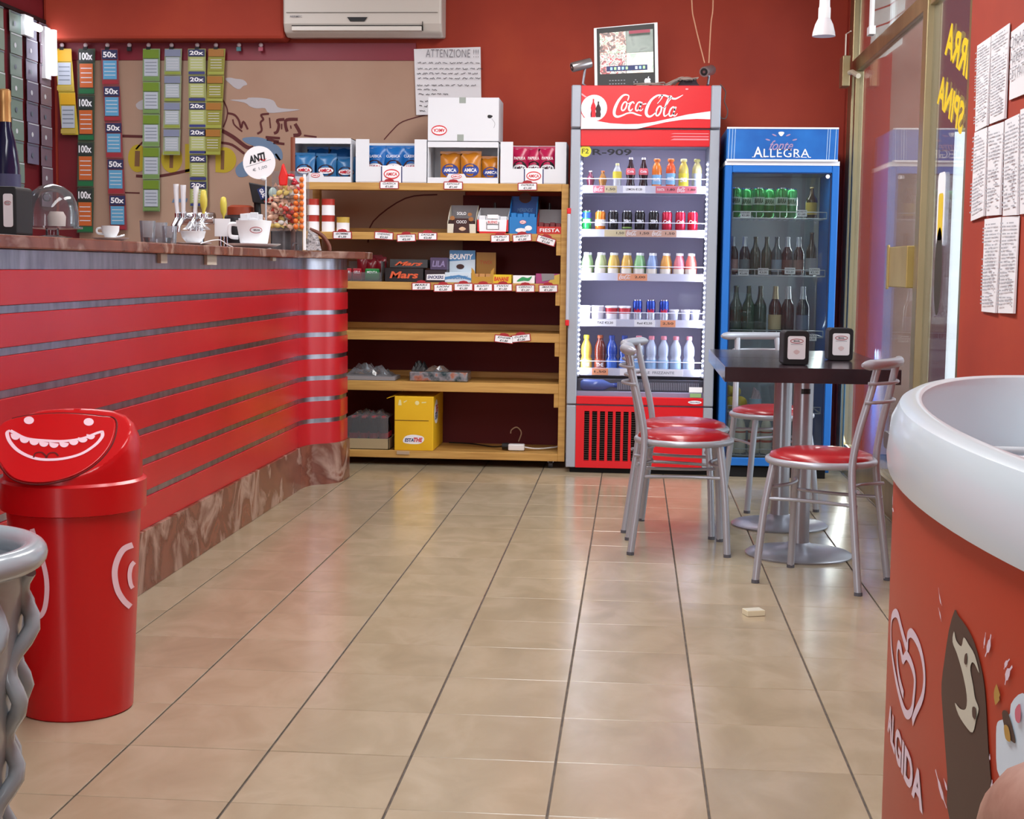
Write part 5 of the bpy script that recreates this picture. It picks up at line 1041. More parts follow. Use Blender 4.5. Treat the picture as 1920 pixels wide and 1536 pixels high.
for k,z in enumerate(BSH):
    b=MB(); a_=lambda x:YG-.012-.014*(1-((x-(JX0+JX1)/2)/((JX1-JX0)/2))**2)
    xs=[JX0+.012+(JX1-JX0-.024)*i/12 for i in range(13)]
    b.tube([(x,a_(x),z-.006) for x in xs],.003,6).tube([(x,a_(x),z+.028) for x in xs],.0024,6).tube([(JX0+.012,YG,z-.004),(JX0+.012,BY1-.05,z-.004)],.003,6).tube([(JX1-.012,YG,z-.004),(JX1-.012,BY1-.05,z-.004)],.003,6)
    for i in (0,3,6,9,12): b.tube([(xs[i],a_(xs[i]),z-.006),(xs[i],a_(xs[i]),z+.028)],.0022,6)
    for i in range(15): x=JX0+.02+(JX1-JX0-.04)*i/14; b.tube([(x,YG-.01,z-.002),(x,BY1-.05,z-.002)],.0017,5)
    b.build('wire_shelf',mat('wire_white','#c9cccf',.35,.2),bk)
def bcard(px,py,w_,s_,s2):
    p=at(px,py,YG-.03); c_=MB().box(p.x-w_/2,p.x+w_/2,YG-.033,YG-.0315,p.z-.017,p.z+.017).build('price_card',wprint,bk)
    writing('card_word',s_,(p.x,YG-.034,p.z+.008),X_,Z_,w_*.85,.007,ink,c_); writing('card_price',s2,(p.x,YG-.034,p.z-.006),X_,Z_,w_*.7,.012,ink,c_)
for px,py,s_,s2 in ((1398,402,'HEINEK','€1,80'),(1503,400,'MORETTI','€1,60'),(1394,511,'PERONI','€2,00'),(1431,509,'BECKS','€3,00'),(1481,508,'CORONA','€2,50'),(1527,509,'CERES','€2,50'),(1521,633,'BIRRA','€3,50')): bcard(px,py,.055,s_,s2)
bw=lambda n,h,rg=.12:mat('bw_'+n,h,rg,0,.8)
XB=lambda px:at(px,450,YG+.04).x
gb='drinks on the %s shelf of the blue cooler'
for k,(px,dy) in enumerate(((1377,0),(1399,.07),(1420,0),(1442,.07),(1463,0),(1484,.07))):
    can(XB(px),YG+.04+dy,BSH[0]+.001,.155,.032,mat('can_beer','#1f8040',.2,.4),'green beer can, '+ORD[k]+' from the left on the top shelf of the blue cooler',gb%'top','BIRRA',mat('can_ink','#1a4a2c',.4),band=mat('can_beerband','#a4b8a8',.3,.3),bandz=(.42,.68))
bottle(XB(1520),YG+.05,BSH[0]+.001,.16,.03,bw('brown','#3a2a20'),bw('goldc','#6c5a34'),mat('lab_gold','#b49a4c',.5),'beer','dark bottle with round gold label at the right of the green cans',gb%'top',l0=.1,l1=.5)
foil=mat('foil_neck','#c4c6cc',.35,.4)
row2=[('#241a1c',foil,'#b08c88','dark bottle with silver neck foil and reddish oval label'),('#2a2c30',foil,'#66747a','dark bottle with bright foil neck and grey label'),('#34463a',bw('g1','#2f4034'),None,'clear green bottle without label, left'),('#3a4c3c',bw('g1','#2f4034'),None,'clear green bottle without label, right'),('#4a5c60',bw('g2','#40525a'),'#8094a4','pale blue-green bottle with blue label'),('#3a2424',foil,'#6c4a44','brown bottle with foil neck and narrow pale mark'),('#3c2a28',foil,'#8a6c64','brown bottle with foil neck and slanted label'),('#4c3c34',bw('amb','#5c483c'),'#9c9ca4','tall clear brown bottle with white tag')]
for k,(px,(h_,c_,l_,ds)) in enumerate(zip((1375,1397,1417,1438,1457,1477,1498,1522),row2)):
    bottle(XB(px),YG+.04,BSH[1]+.001,.20 if k<7 else .225,.028,bw('r2%d'%k,h_),c_,mat('bl2%d'%k,l_,.5) if l_ else None,'beer',ds+', second shelf of blue cooler',gb%'second',capr=.0125,l0=.08,l1=.40)
row3=[('#2f4a38',bw('g3','#39573f'),None,'large green beer bottle, left'),('#35523c',bw('g3','#39573f'),None,'large green beer bottle, second'),('#3c4a40',bw('g4','#48584c'),None,'large grey-green bottle, third'),('#3a1c1a',mat('foil_gold','#b8a888',.4,.3),'#c8b48c','large brown bottle with gold foil neck and round cream label'),('#26262a',foil,None,'large dark bottle with foil neck, fifth'),('#30343c',foil,'#6c7890','large dark bottle with arched blue label')]
for k,(px,(h_,c_,l_,ds)) in enumerate(zip((1383,1407,1429,1457,1481,1509),row3)):
    bottle(XB(px),YG+.04,BSH[2]+.001,.26,.034,bw('r3%d'%k,h_),c_,mat('bl3%d'%k,l_,.5) if l_ else None,'beer',ds+', third shelf of blue cooler',gb%'third',capr=.014,l0=.12,l1=.42,word='BECKS' if k==0 else None)
lemn=mat('lemon_yellow','#c9aa1c',.45)
t=thing('lemon_bag','yellow bag of lemons on the fourth shelf of the blue cooler','bag of fruit',(XB(1388),YG+.06,BSH[3]))
for dx,dz,rr in ((-.03,.035,.036),(.03,.034,.036),(0,.09,.034),(-.035,.10,.028),(.0,.034,.034)): MB().ball((XB(1386)+dx,YG+.06+(dx==0)*.03,BSH[3]+.004+dz),rr*1.05,rr,rr*.98,14).build('lemon',lemn,t,smooth=60)
t=thing('sugar_tub','small white and blue tub with pink wrap beside the lemons','tub',(XB(1425),YG+.04,BSH[3]))
MB().lathe([(.028,0),(.030,.003),(.032,.062)],(XB(1425),YG+.04,BSH[3]+.001),16).build('tub',mat('tub_blue','#a8c8dc',.4),t,smooth=40); crumple('wrap',XB(1425)-.026,XB(1425)+.03,YG+.015,YG+.065,BSH[3]+.063,BSH[3]+.125,mat('pink_wrap','#b09aa0',.5),t,12,8,.6)
for k,px in enumerate((1378,1397,1424,1447)):
    t=thing('milk_bottle','red-banded white milk bottle, '+ORD[k]+' from left, bottom of blue cooler','bottle',(XB(px),YG+.04,BSH[4]+.001),0,'milk bottles at the bottom of the blue cooler')
    MB().lathe([(.030,0),(.032,.01),(.032,.13),(.024,.165),(.016,.18)],n=14).build('body',mat('milk','#d8d2c0',.35),t,smooth=50,world=False); MB().lathe([(.018,.18),(.018,.205)],n=12).build('cap',cap_w,t,smooth=40,world=False)
    MB().lathe([(.0325,.06),(.0325,.072)],n=14,cap=False).lathe([(.0325,.11),(.0325,.118)],n=14,cap=False).build('printed_band',mat('milk_red','#b84a34',.5),t,world=False)
for k,dz in enumerate((.50,.60,.72)): 
    pass
# sockets of light on the wall behind chairs: a white object cluster beside blue cooler is the folded mirror, omitted

# ================================================================ TABLES
wenge=mottle(mat('wenge','#2a2226',.18),[(.3,'#221b20'),(.7,'#352a2e')],4,5,coord='World',stretch=(1,6,1)); tsil=mat('table_silver','#9fa0a8',.32,.6)
def table(desc,y0,y1,bx_,by_,label=False):
    t=thing('cafe_table',desc,'table',(bx_,by_,0),0)
    MB().box(.334,.965,y0,y1,.69,.745).build('tabletop',wenge,t,bev=.002)
    MB().lathe([(.04,.03),(.038,.10),(.038,.69)],(bx_,by_,0),28).build('column',tsil,t,smooth=40)
    MB().lathe([(.204,0),(.206,.006),(.198,.012),(.12,.026),(.06,.036),(.04,.05)],(bx_,by_,0),44).build('base',tsil,t,smooth=30)
    MB().box(bx_-.06,bx_+.06,by_-.06,by_+.06,.682,.69).build('mounting_plate',black,t)
    if label: MB().add([(bx_+.039*math.sin(a),by_-.0392*math.cos(a),z) for z in (.628,.648) for a in (-.35,-.1,.15,.4,.6)],[(i,i+1,i+6,i+5) for i in range(4)]).build('maker_label',black,t)
    return t
table('near black-topped cafe table with silver round base carrying the front napkin holder',5.405,6.005,.655,5.724,True); table('rear black-topped cafe table pushed against the near one',6.012,6.60,.644,6.383)
def napkin(x,y,desc,rz):
    t=thing('napkin_holder',desc,'napkin holder',(x,y,.7455),rz)
    MB().prism(rrect(-.048,.048,.0,.128,.014),-.055,.03,'xz').build('case',black,t,world=False,bev=.003); MB().prism(rrect(-.033,.033,.022,.108,.008),-.058,-.054,'xz').build('front_card',mat('napkin_white','#d9d5d8',.7),t,world=False)
    k_=LOC[t.name]; LOC[t.name]=Vector((0,0,0)); y_=-.0588
    polys=[]; ring=ell(0,0,.024,.0075,20)
    strokes('logo_ring',[(ring+ring[:1],.0022)],(0,y_,.090),X_,Z_,mat('logo_red','#9a3038',.5),t); writing('logo_word','BRASIL',(0,y_,.090),X_,Z_,.024,.006,ink,t,off=.03)
    flat('faint_line',[[(-.022,.077),(.022,.077),(.022,.079),(-.022,.079)]],(0,y_,0),X_,Z_,inkgrey,t); flat('faint_motif',[cr([(-.012,.0),(0,.008),(.012,0),(0,-.01)],3,True)],(0,y_,.050),X_,Z_,mat('motif_pink','#c8b0b0',.7),t)
    LOC[t.name]=k_; return t
napkin(.600,5.62,'black napkin holder with white card on the near table',.1); napkin(.81,5.94,'black napkin holder with white card standing further right at the table joint',.05)

# ================================================================ CHAIRS
seatred=mat('seat_red','#9c1820',.32,0,.5,coat=.3)
def make_chair(desc,loc,rz,grp='silver cafe chairs with red seats'):
    t=thing('cafe_chair',desc,'chair',loc,rz,grp); W=False
    MB().tube([(.183*math.cos(a),.183*math.sin(a),.432) for a in [k*PI/20 for k in range(40)]],.0125,10,closed=True).build('seat_ring',silver,t,smooth=60,world=W)
    MB().lathe([(.172,.436),(.180,.444),(.176,.456),(.14,.468),(.08,.475),(.02,.477)],n=40).build('seat',seatred,t,smooth=60,world=W)
    r_=.0135
    for s_ in (-1,1):
        MB().tube(cr([(-.205,.155*s_,0),(-.175,.138*s_,.25),(-.158,.125*s_,.42),(-.172,.118*s_,.54),(-.205,.105*s_,.68),(-.225,.098*s_,.775)],5),r_,10).build('back_leg',silver,t,smooth=60,world=W)
        MB().tube(cr([(.165,.165*s_,0),(.150,.145*s_,.25),(.128,.122*s_,.425)],5),r_,10).build('front_leg',silver,t,smooth=60,world=W)
        for k,(x,y) in enumerate(((-.205,.155*s_),(.165,.165*s_))): MB().lathe([(.0145,0),(.0145,.012)],(x,y,.0002),10).build('foot_cap',mat('foot_grey','#55565e',.6),t,world=W)
    arc=[(-.175-.065*math.cos(a)*1.0,.185*math.sin(a)/math.sin(1.15),.785) for a in [-1.15+2.3*k/16 for k in range(17)]]
    MB().tube(arc,[.006,.014]+[.018]*13+[.014,.006],12).build('top_rail',silver,t,smooth=60,world=W)
    for z,dx in ((.72,-.004),(.655,.006)):
        MB().tube(cr([(-.20+dx,-.125,z),(-.222+dx,-.105,z),(-.245+dx,-.05,z),(-.25+dx,0,z),(-.245+dx,.05,z),(-.222+dx,.105,z),(-.20+dx,.125,z)],4),.006,8).build('back_bar',silver,t,smooth=60,world=W)
    for s_ in (-1,1): MB().tube(cr([(-.182,.136*s_,.30),(-.08,.115*s_,.30),(.05,.115*s_,.30),(.152,.141*s_,.30)],5),.0065,8).build('side_stretcher',silver,t,smooth=60,world=W)
    MB().tube(cr([(-.185,-.133,.35),(-.13,-.05,.35),(-.13,.05,.35),(-.185,.133,.35)],5),.0065,8).build('back_stretcher',silver,t,smooth=60,world=W)
    MB().tube(cr([(.148,-.138,.34),(.11,-.05,.34),(.11,.05,.34),(.148,.138,.34)],5),.0065,8).build('front_stretcher',silver,t,smooth=60,world=W)
    return t
gch='silver cafe chairs with red seats'
chA=make_chair('silver red-seated chair left of the tables, the nearer one',(.205,5.785,0),.03)
dup(chA,(.213,6.20,0),-.24,'silver red-seated chair left of the tables, the further one',gch)
dup(chA,(.668,5.245,0),2.66,'silver red-seated chair nearest the viewer in front of the near table',gch)
dup(chA,(.645,6.885,0),-1.31,'silver red-seated chair at the far table end before the blue cooler',gch)

# small box on the floor
t=thing('small_paper_box','small cream and white box lying alone on the tiled floor','box',(.40,4.683,0),.35)
MB().box(-.03,.03,-.022,.022,.0005,.018).build('body',mat('box_cream','#dcd6b8',.6),t,world=False,bev=.001); MB().box(-.028,.028,-.020,.020,.018,.0186).build('top_print',mat('box_print','#b9b7a8',.6),t,world=False)
# ================================================================ ON THE COUNTER
XCN=-1.72
def cy(px,X=XCN): return atx(px,440,X).y
def cz(px,py,X=XCN): return atx(px,py,X).z
def P(px,py,X=XCN): return atx(px,py,X)
Z0=ZT+.0005
# note: at these depths one photo pixel is Y/2770 m
def S_(px,X=XCN): return cy(px,X)/FPX
# black napkin holder at the left edge
y=cy(25); s=S_(25); p=P(0,440); q_=P(50,440)
t=thing('napkin_holder','black napkin holder with narrow white card at the left end of the bar','napkin holder',(P(22,440).x,y,Z0),0)
MB().prism(rrect(-.10,.036,0,.135,.01),-.06,.05,'xz').build('case',black,t,world=False,bev=.003); MB().prism(rrect(-.0,.026,.025,.115,.006),-.063,-.059,'xz').build('front_card',mat('napkin_white','#d9d5d8',.7),t,world=False)
k_=LOC[t.name]; LOC[t.name]=Vector((0,0,0)); strokes('logo_ring',[(ell(.013,.09,.009,.005,14),.0015)],(0,-.064,0),X_,Z_,MC['logo_red'],t); writing('logo_word','BRASIL',(.013,-.0645,.09),X_,Z_,.012,.004,ink,t); LOC[t.name]=k_
# bottle behind it
t=thing('spirit_bottle','dark blue bottle with gold foil neck at the left edge behind the bar','bottle',(P(14,400,-1.95).x,cy(14,-1.95),Z0))
MB().lathe([(.04,0),(.042,.02),(.042,.22),(.030,.30),(.018,.345),(.0155,.42)],n=18).build('body',mat('spirit_blue','#1a1c38',.12),t,world=False,smooth=50)
MB().lathe([(.018,.36),(.017,.42),(.019,.425),(.018,.455),(.013,.46)],n=16).build('foil_neck',mat('foil_gold2','#c89a60',.35,.5),t,world=False,smooth=40); MB().lathe([(.0435,.10),(.0435,.2)],n=18,cap=False).build('label',mat('spirit_label','#3c3c5c',.5),t,world=False,smooth=50)
# cake dome
y=cy(98,-1.80); x=-1.80; c0=P(98,440,-1.80); r=.080
t=thing('cake_dome','clear glass cake dome on a glass plate at the left of the bar','cake dome',(c0.x,c0.y,Z0))
gl_=glassmat('dome_glass','#f0f2f6',1.45,.03,1.3,haze=.08)
MB().lathe([(.055,0),(.06,.008),(.02,.014),(.02,.03),(r+.012,.034),(r+.012,.040)],n=28).build('stand',gl_,t,world=False,smooth=40)
MB().lathe([(r,.041),(r,.085),(r*.93,.115),(r*.75,.145),(r*.45,.163),(.012,.170)],n=32,cap=False).build('dome',gl_,t,world=False,smooth=60)
MB().ball((-.015,0,.130),.014,n=12).build('knob',gl_,t,world=False,smooth=60)
MB().lathe([(.026,.0),(.028,.03),(.02,.045)],(.015,0,.041),16).build('round_cake',mat('cake_cream','#d8ccc0',.6),t,world=False,smooth=60)
# espresso cup + saucer
def cup(px,desc,X,r=.034,h=.05,body=white,hd=1,lg=None):
    c=P(px,440,X); t=thing('coffee_cup',desc,'cup',(c.x,c.y,Z0))
    MB().lathe([(.02,0),(.04,.003),(r*2,.010),(r*2.05,.012)],n=26).build('saucer',body,t,world=False,smooth=40)
    MB().lathe([(r*.6,.0115),(r*.72,.02),(r*.95,.012+h*.55),(r,.012+h),(r*.93,.012+h),(r*.85,.012+h*.6),(r*.5,.02)],n=24).build('cup',body,t,world=False,smooth=50)
    MB().tube(cr([(-r*.9*hd,0,.012+h*.8),(-r*1.5*hd,0,.012+h*.75),(-r*1.5*hd,0,.012+h*.4),(-r*.8*hd,0,.012+h*.3)],4),r*.12).build('handle',body,t,world=False,smooth=60)
    MB().tube([(r*.9,-r*1.0,.013),(r*1.8,-r*.5,.02)],.0025).build('spoon',chrome,t,world=False); return t
cup(207,'small white espresso cup on a saucer between the cake dome and the glasses',-1.70,.029,.038)
# small glass tumblers
for k,(px,X,h,ds) in enumerate(((277,-1.72,.08,'left'),(300,-1.80,.085,'middle'),(318,-1.74,.07,'right'))):
    c=P(px,440,X); t=thing('glass_tumbler','small clear tumbler on the bar left of the beer taps, '+ds+' one','glass',(c.x,c.y,Z0),0,'tumblers left of the beer taps'); gt_=glassmat('tumbler_glass','#f4f6fa',1.35,.03,1.2,haze=.22)
    MB().lathe([(.022,0),(.024,.004),(.028,h),(.026,h),(.022,.008),(.002,.007)],n=18).build('glass',gt_,t,world=False,smooth=40)
c=P(296,440,-1.66); t=thing('glass_ashtray','clear glass dish with red speck beside the tumblers on the bar','dish',(c.x,c.y,Z0)); MB().lathe([(.045,0),(.05,.02),(.042,.02),(.04,.006)],n=20).build('dish',gl_,t,world=False,smooth=40)
# beer taps
c=P(370,440,-1.98); bt=thing('beer_tap_tower','chrome beer tap tower with three tall handles and a yellow one','beer tap',(c.x,c.y,Z0)); sc=c.y/FPX
MB().lathe([(.03,0),(.03,.13)],n=20).lathe([(.045,0),(.045,.01)],n=20).build('column',chrome,bt,world=False,smooth=40)
MB().lathe([(.026,-.085),(.028,-.08),(.028,.075),(.026,.08)],(0,0,.135),20,0,'x').build('tap_bar',chrome,bt,world=False,smooth=40)
hx=[-.075,-.048,.005,.045]
for k,x in enumerate(hx):
    MB().tube([(x,-.03,.135),(x,-.06,.13),(x-.01,-.085,.10),(x-.012,-.09,.07)],[.012,.011,.009,.008],10).lathe([(.011,-.01),(.012,.01)],(x,-.055,.145),12).ball((x,-.04,.155),.014,n=10).build('tap_spout',chrome,bt,world=False,smooth=50)
    if k<3: MB().tube([(x,-.05,.15),(x-.004+.004*k,-.05,.20),(x-.006+.006*k,-.05,.285-.004*k)],[.009,.010,.013],12).build('tap_handle',mat('tap_white','#dfe1e6',.25),bt,world=False,smooth=50)
    else: MB().lathe([(.006,.15),(.008,.17),(.015,.19),(.017,.215),(.012,.255),(.007,.26)],(x,-.05,0),14).build('tap_handle',mat('tap_yellow','#c8b84a',.35),bt,world=False,smooth=50)
MB().tube(cr([(-.08,-.02,.12),(-.10,-.03,.07),(-.10,-.03,.03)],4),.006).build('hose',mat('hose_dark','#2c2c34',.4),bt,world=False,smooth=50)
# plastic wrapped white bowl
c=P(362,440,-1.68); t=thing('wrapped_cup','white bowl with a clear plastic wrap and saucer in front of the beer taps','cup',(c.x,c.y,Z0))
MB().lathe([(.03,0),(.068,.008),(.07,.011)],n=24).build('saucer',white,t,world=False,smooth=40); MB().lathe([(.025,.0105),(.042,.03),(.048,.055),(.045,.055)],n=24).build('bowl',white,t,world=False,smooth=40)
LOC['tmpw']=Vector((0,0,0)); b=crumple('wrap',c.x-.03,c.x+.06,c.y-.04,c.y+.04,Z0+.06,Z0+.095,clear,t,21,8,.7)
# card holder with three posts
c=P(418,440,-1.86); t=thing('menu_card_stand','small white menu card on three metal posts right of the beer taps','card stand',(c.x,c.y,Z0)); 
for dx in (-.012,.004,.018): MB().tube([(dx,0,.004),(dx,0,.055)],.0035,8).build('post',chrome,t,world=False,smooth=40)
MB().lathe([(.03,0),(.03,.004)],n=20).build('base',chrome,t,world=False); MB().box(-.038,.034,-.0015,.0015,.055,.135).build('card',paper,t,world=False)
# big branded cup with sugar sachets
c=P(476,440,-1.70); R=.080
t=thing('giant_cup','oversized white coffee cup with red oval logo holding sugar sachets on the bar','cup',(c.x,c.y,Z0)); LOC[t.name]=Vector((0,0,0))
MB().lathe([(.05,0),(.10,.012),(.118,.020),(.120,.023)],n=32).build('saucer',white,t,world=False,smooth=40)
MB().lathe([(.058,.0205),(.062,.03),(R*.93,.10),(R,.125),(R*.95,.125),(R*.86,.09),(.04,.035)],n=36).build('cup',white,t,world=False,smooth=50)
MB().tube(cr([(-R*.92,-.01,.108),(-R*1.28,-.012,.108),(-R*1.36,-.012,.085),(-R*1.28,-.012,.055),(-R*.85,-.01,.05)],5),.0095,10).build('handle',white,t,world=False,smooth=60)
fc=lambda a,b_:( (R*.97+.0035)*math.sin(a/R), -(R*.955+.0035)*math.cos(a/R), .082+b_)
ring=[(a+.030,b_) for a,b_ in ell(0,0,.026,.013,24)]; strokes('logo_ring',[(ring+ring[:1],.003)],None,None,None,MC['logo_red'],t,fn=fc); writing('logo_word','BRASIL',None,None,None,.030,.008,ink,t,off=.03,fn=lambda a,b_:fc(a+.034,b_))
rn=random.Random(9)
for k in range(9):
    a=rn.uniform(0,6.28); rr=rn.uniform(0,.05); x,y_=rr*math.cos(a),rr*math.sin(a); b=MB(); dx=rn.uniform(-.02,.02); h=rn.uniform(.13,.165)
    b.box(x-.018,x+.018,y_-.003,y_+.003,.09,h); ob=b.build('sugar_sachet',mat('sachet','#d9dadf',.5),t,world=False,bev=.002); ob.rotation_euler=(0,dx*8,0)
# cable loop on counter
tag(MB().tube(cr([tuple(P(px,py,-1.62)) for px,py in ((376,457),(392,452),(412,450),(425,458),(436,463))],5),.002).build('thin_cable',white),'thin white cable looping over the worktop edge before the giant cup','cable')
# POS / black boxes / ad disc
c=P(495,365,-1.85); t=thing('touch_terminal','black terminal screen on a black stand with a blue card behind the giant cup','terminal',(c.x,c.y,Z0)); LOC[t.name]=Vector((0,0,0)); hz=c.z-Z0
MB().prism([(-.075,hz+.060),(.060,hz+.035),(.068,hz-.055),(-.055,hz-.04)],-.012,.012,'xz').build('screen_case',mat('terminal_black','#1b191c',.3),t,world=False,bev=.004)
MB().tube([(-.03,.02,0),(-.035,.02,hz*.5),(-.04,.015,hz)],.018,10).build('stand_arm',black,t,world=False,smooth=40); MB().box(-.09,.02,-.02,.06,0,.012).build('foot',black,t,world=False,bev=.003)
writing('maker_mark','SAM4S',(0.02,-.0135,hz-.035),X_,Z_,.03,.007,inkgrey,t)
c2=P(452,354,-1.85)-Vector((c.x,c.y,Z0)); MB().prism([(c2.x-.028,c2.z+.018),(c2.x+.005,c2.z+.034),(c2.x+.026,c2.z-.018),(c2.x-.008,c2.z-.034)],-.028,-.025,'xz').build('blue_card',navy,t,world=False)
writing('card_word','GRAL',Vector((c2.x,-.029,c2.z)),Vector((.45,0,-.89)),Vector((.89,0,.45)),.045,.02,wprint,t,off=.03)
MB().ball((c2.x+.05,-.02,c2.z+.0),.022,.02,.030,12).build('round_knob',mat('knob_green','#a8bcb4',.3),t,world=False,smooth=50)
c=P(437,385,-2.02); t=thing('coffee_grinder','dark rounded machine with orange-brown top behind the menu card','machine',(c.x+.04,c.y,Z0)); 
MB().lathe([(.105,0),(.11,.02),(.11,.10),(.095,.16),(.07,.175)],n=26).build('body',mat('machine_dark','#19181c',.4),t,world=False,smooth=40); MB().lathe([(.068,.176),(.066,.215),(.05,.225)],n=24).build('orange_top',mat('machine_orange','#8f3a20',.5),t,world=False,smooth=40)
c=P(419,375,-1.9); tag(MB().lathe([(.004,.0),(.004,.15),(.014,.17),(.016,.21),(.012,.235),(.004,.24)],(c.x,c.y,Z0),14).build('yellow_tap_handle',mat('tap_yellow','#c8b84a',.35),smooth=50),'yellow oval tap handle on a thin rod between the taps and the dark machine','tap handle')
for k,(px,X,w_,h,ds) in enumerate(((522,-1.80,.05,.10,'narrow black box behind the giant cup saucer'),(546,-1.66,.085,.095,'wide dark brown box under the sweets rack on the bar'))):
    c=P(px,440,X); tag(MB().box(c.x-w_/2,c.x+w_/2,c.y-.06,c.y+.06,Z0,Z0+h).build('counter_box',mat('counter_box%d'%k,['#1d1c20','#2c2224'][k],.45),bev=.003),ds,'box')
c=P(486,305,-1.75); t=thing('round_ad_sign','round white advertising disc with black brush lettering and a price on a stem','sign',(c.x,c.y,Z0)); LOC[t.name]=Vector((0,0,0)); hz=c.z-Z0; s=c.y/FPX
MB().lathe([(31*s,-.002),(31*s,.002)],(0,0,hz),40,0,'y').build('disc',wprint,t,world=False); MB().tube([(.03,.004,.0),(.03,.004,hz-27*s),(.015,.004,hz-24*s)],.004,8).build('stem',mat('stem_clear','#b4bcc4',.2),t,world=False,smooth=40); MB().lathe([(.03,0),(.03,.006)],(.03,.004,0),18).build('foot',chrome,t,world=False)
MB().ball((.022,-.004,hz-30*s),.014,.01,.01,10).build('clamp',white,t,world=False,smooth=60)
u=Vector((math.cos(.28),0,math.sin(.28))); v=Vector((-math.sin(.28),0,math.cos(.28))); o=Vector((-.004,-.003,hz))
writing('brush_word','ANTI',o+v*.022,u,v,.082,.036,ink,t,shear=.2,off=.05); strokes('brush_stroke',[(cr([(.0,.006),(.015,.012),(.03,.002),(.042,.008)],4),[.002,.007,.006,.002])],o,u,v,red,t)
strokes('rule_line',[([(-.062,-.004),(.062,-.002)],.002)],o,u,v,inkgrey,t); writing('price','€ 1,00',o-v*.028,u,v,.07,.016,inkgrey,t)
# sweets rack
c=P(553,440,-1.60); rk=thing('sweets_rack','clear rack of wrapped sweets with a white side post on the bar end','display rack',(c.x,c.y,Z0)); rs=c.y/FPX
rz1=P(580,300,-1.60).z
pxr=lambda px,py:(at(px,py,c.y).x,at(px,py,c.y).z)
a=pxr(575,340); MB().box(a[0]-.006,a[0]+.006,c.y-.05,c.y-.04,Z0,a[1]+.03).build('side_post',wprint,rk,bev=.002)
MB().box(pxr(505,400)[0],a[0],c.y+.05,c.y+.053,Z0,a[1]+.05).build('back_panel',clear,rk)
for z_ in (.10,.17,.24): MB().box(pxr(515,400)[0],a[0]-.006,c.y-.04,c.y+.05,Z0+z_,Z0+z_+.002).build('shelf',clear,rk)
MB().box(pxr(530,400)[0],pxr(530,400)[0]+.01,c.y-.0,c.y+.01,Z0,Z0+.30).build('inner_post',clear,rk)
rn=random.Random(4); swc=['#c04a40','#d98a4c','#e8dcc8','#d8c070','#e0b8a0','#c86a4c','#e4e0dc','#b83a40']
cnt=0
def cell(px,py,jy):
    x,z_=pxr(px,py); return x,c.y+jy,z_
for px in range(510,573,9):
    for py in range(352,432,8):
        if px<526 and py<372: continue
        if px>556 : continue
        x,y_,z_=cell(px+rn.uniform(-3,3),py+rn.uniform(-2,2),rn.uniform(-.03,.03))
        if z_<Z0+.02: continue
        a=rn.uniform(-.7,.7); L_=.016; m_=mat('sweet%d'%rn.randrange(8),swc[rn.randrange(8)],.25)
        b=MB(); b.ball((0,0,0),.018,.012,.012,8); b.prism([(.015,0),(.033,.011),(.033,-.011)],-.001,.001,'xz'); b.prism([(-.015,0),(-.033,-.011),(-.033,.011)],-.001,.001,'xz')
        o=b.build('wrapped_sweet',m_,None,smooth=50,world=False); o.location=(x,y_,z_); o.rotation_euler=(0,a,rn.uniform(-.4,.4)); cnt+=1
        tag(o,'small twist-wrapped sweet heaped in the clear rack at the end of the bar','sweet','wrapped sweets in the rack')
for k,py in enumerate(range(338,430,11)):
    for dx in (0,11):
        if dx==0 and py<350: continue
        x,y_,z_=cell(559+dx,py,-.045); o=MB().ball((0,0,0),.0125,n=12).build('orange_lollipop',mat('lolly','#d9702c',.2),None,smooth=60,world=False); o.location=(x,y_,z_); tag(o,'orange ball sweet in the upright column beside the white post','sweet','orange ball sweets in the column')
# red plastic sweet figure / bag on the post
x,z_=pxr(535,325); b=MB(); 
pt=[(x-.018,z_-.06),(x-.022,z_-.02),(x-.012,z_+.01),(x-.006,z_+.035),(x+.002,z_+.045),(x+.01,z_+.02),(x+.022,z_-.01),(x+.018,z_-.06)]
b.prism(pt,c.y-.05,c.y-.03,'xz'); tag(b.build('red_sweet_bag',mat('bright_red','#e0241e',.3),bev=.006),'bright red peaked sweet bag at the top of the sweets rack','sweet bag')
for k in range(6):
    x,z_=pxr(548+4*k-(k%2)*3,330+5*k); o=MB().ball((0,0,0),.02,.012,.009,8).build('red_white_sweet',mat('sweet_rw%d'%(k%3),['#b01c2c','#e8dcdc','#c83a4c'][k%3],.25),None,smooth=60,world=False); o.location=(x,c.y-.035,z_); o.rotation_euler=(0,.4*(k%3),0); tag(o,'red and white wrapped bar heaped on top of the sweets rack','sweet','red and white sweets on top of the rack')
# wooden pole and small rack at right
x,z_=pxr(540,262); tag(MB().tube([(x+.0,c.y+.10,Z0),(x,c.y+.10,z_+.02)],.011,10).build('wooden_pole',mat('pole_brown','#7c3f28',.5),smooth=40),'brown wooden pole standing behind the sweets rack, crossing the open carton','pole')
x,z_=pxr(585,455); t=thing('news_rack','silver slanted rack with newspapers and brown back at the right end of the bar','rack',(x,c.y+.05,Z0))
b=MB().add([(x-.03,c.y+.0,Z0),(x+.045,c.y+.0,Z0),(x+.015,c.y+.06,Z0+.075),(x-.03,c.y+.06,Z0+.10),(x-.03,c.y+.004,Z0),(x+.045,c.y+.004,Z0),(x+.015,c.y+.064,Z0+.075),(x-.03,c.y+.064,Z0+.10)],[(0,1,2,3),(7,6,5,4),(0,4,5,1),(1,5,6,2),(2,6,7,3),(3,7,4,0)]).build('sheets',mottle(mat('newsprint','#a8a4a8',.7),[(.35,'#5c5658'),(.55,'#b4b0b4'),(.7,'#8c7c78')],60,3,coord='World'),t)
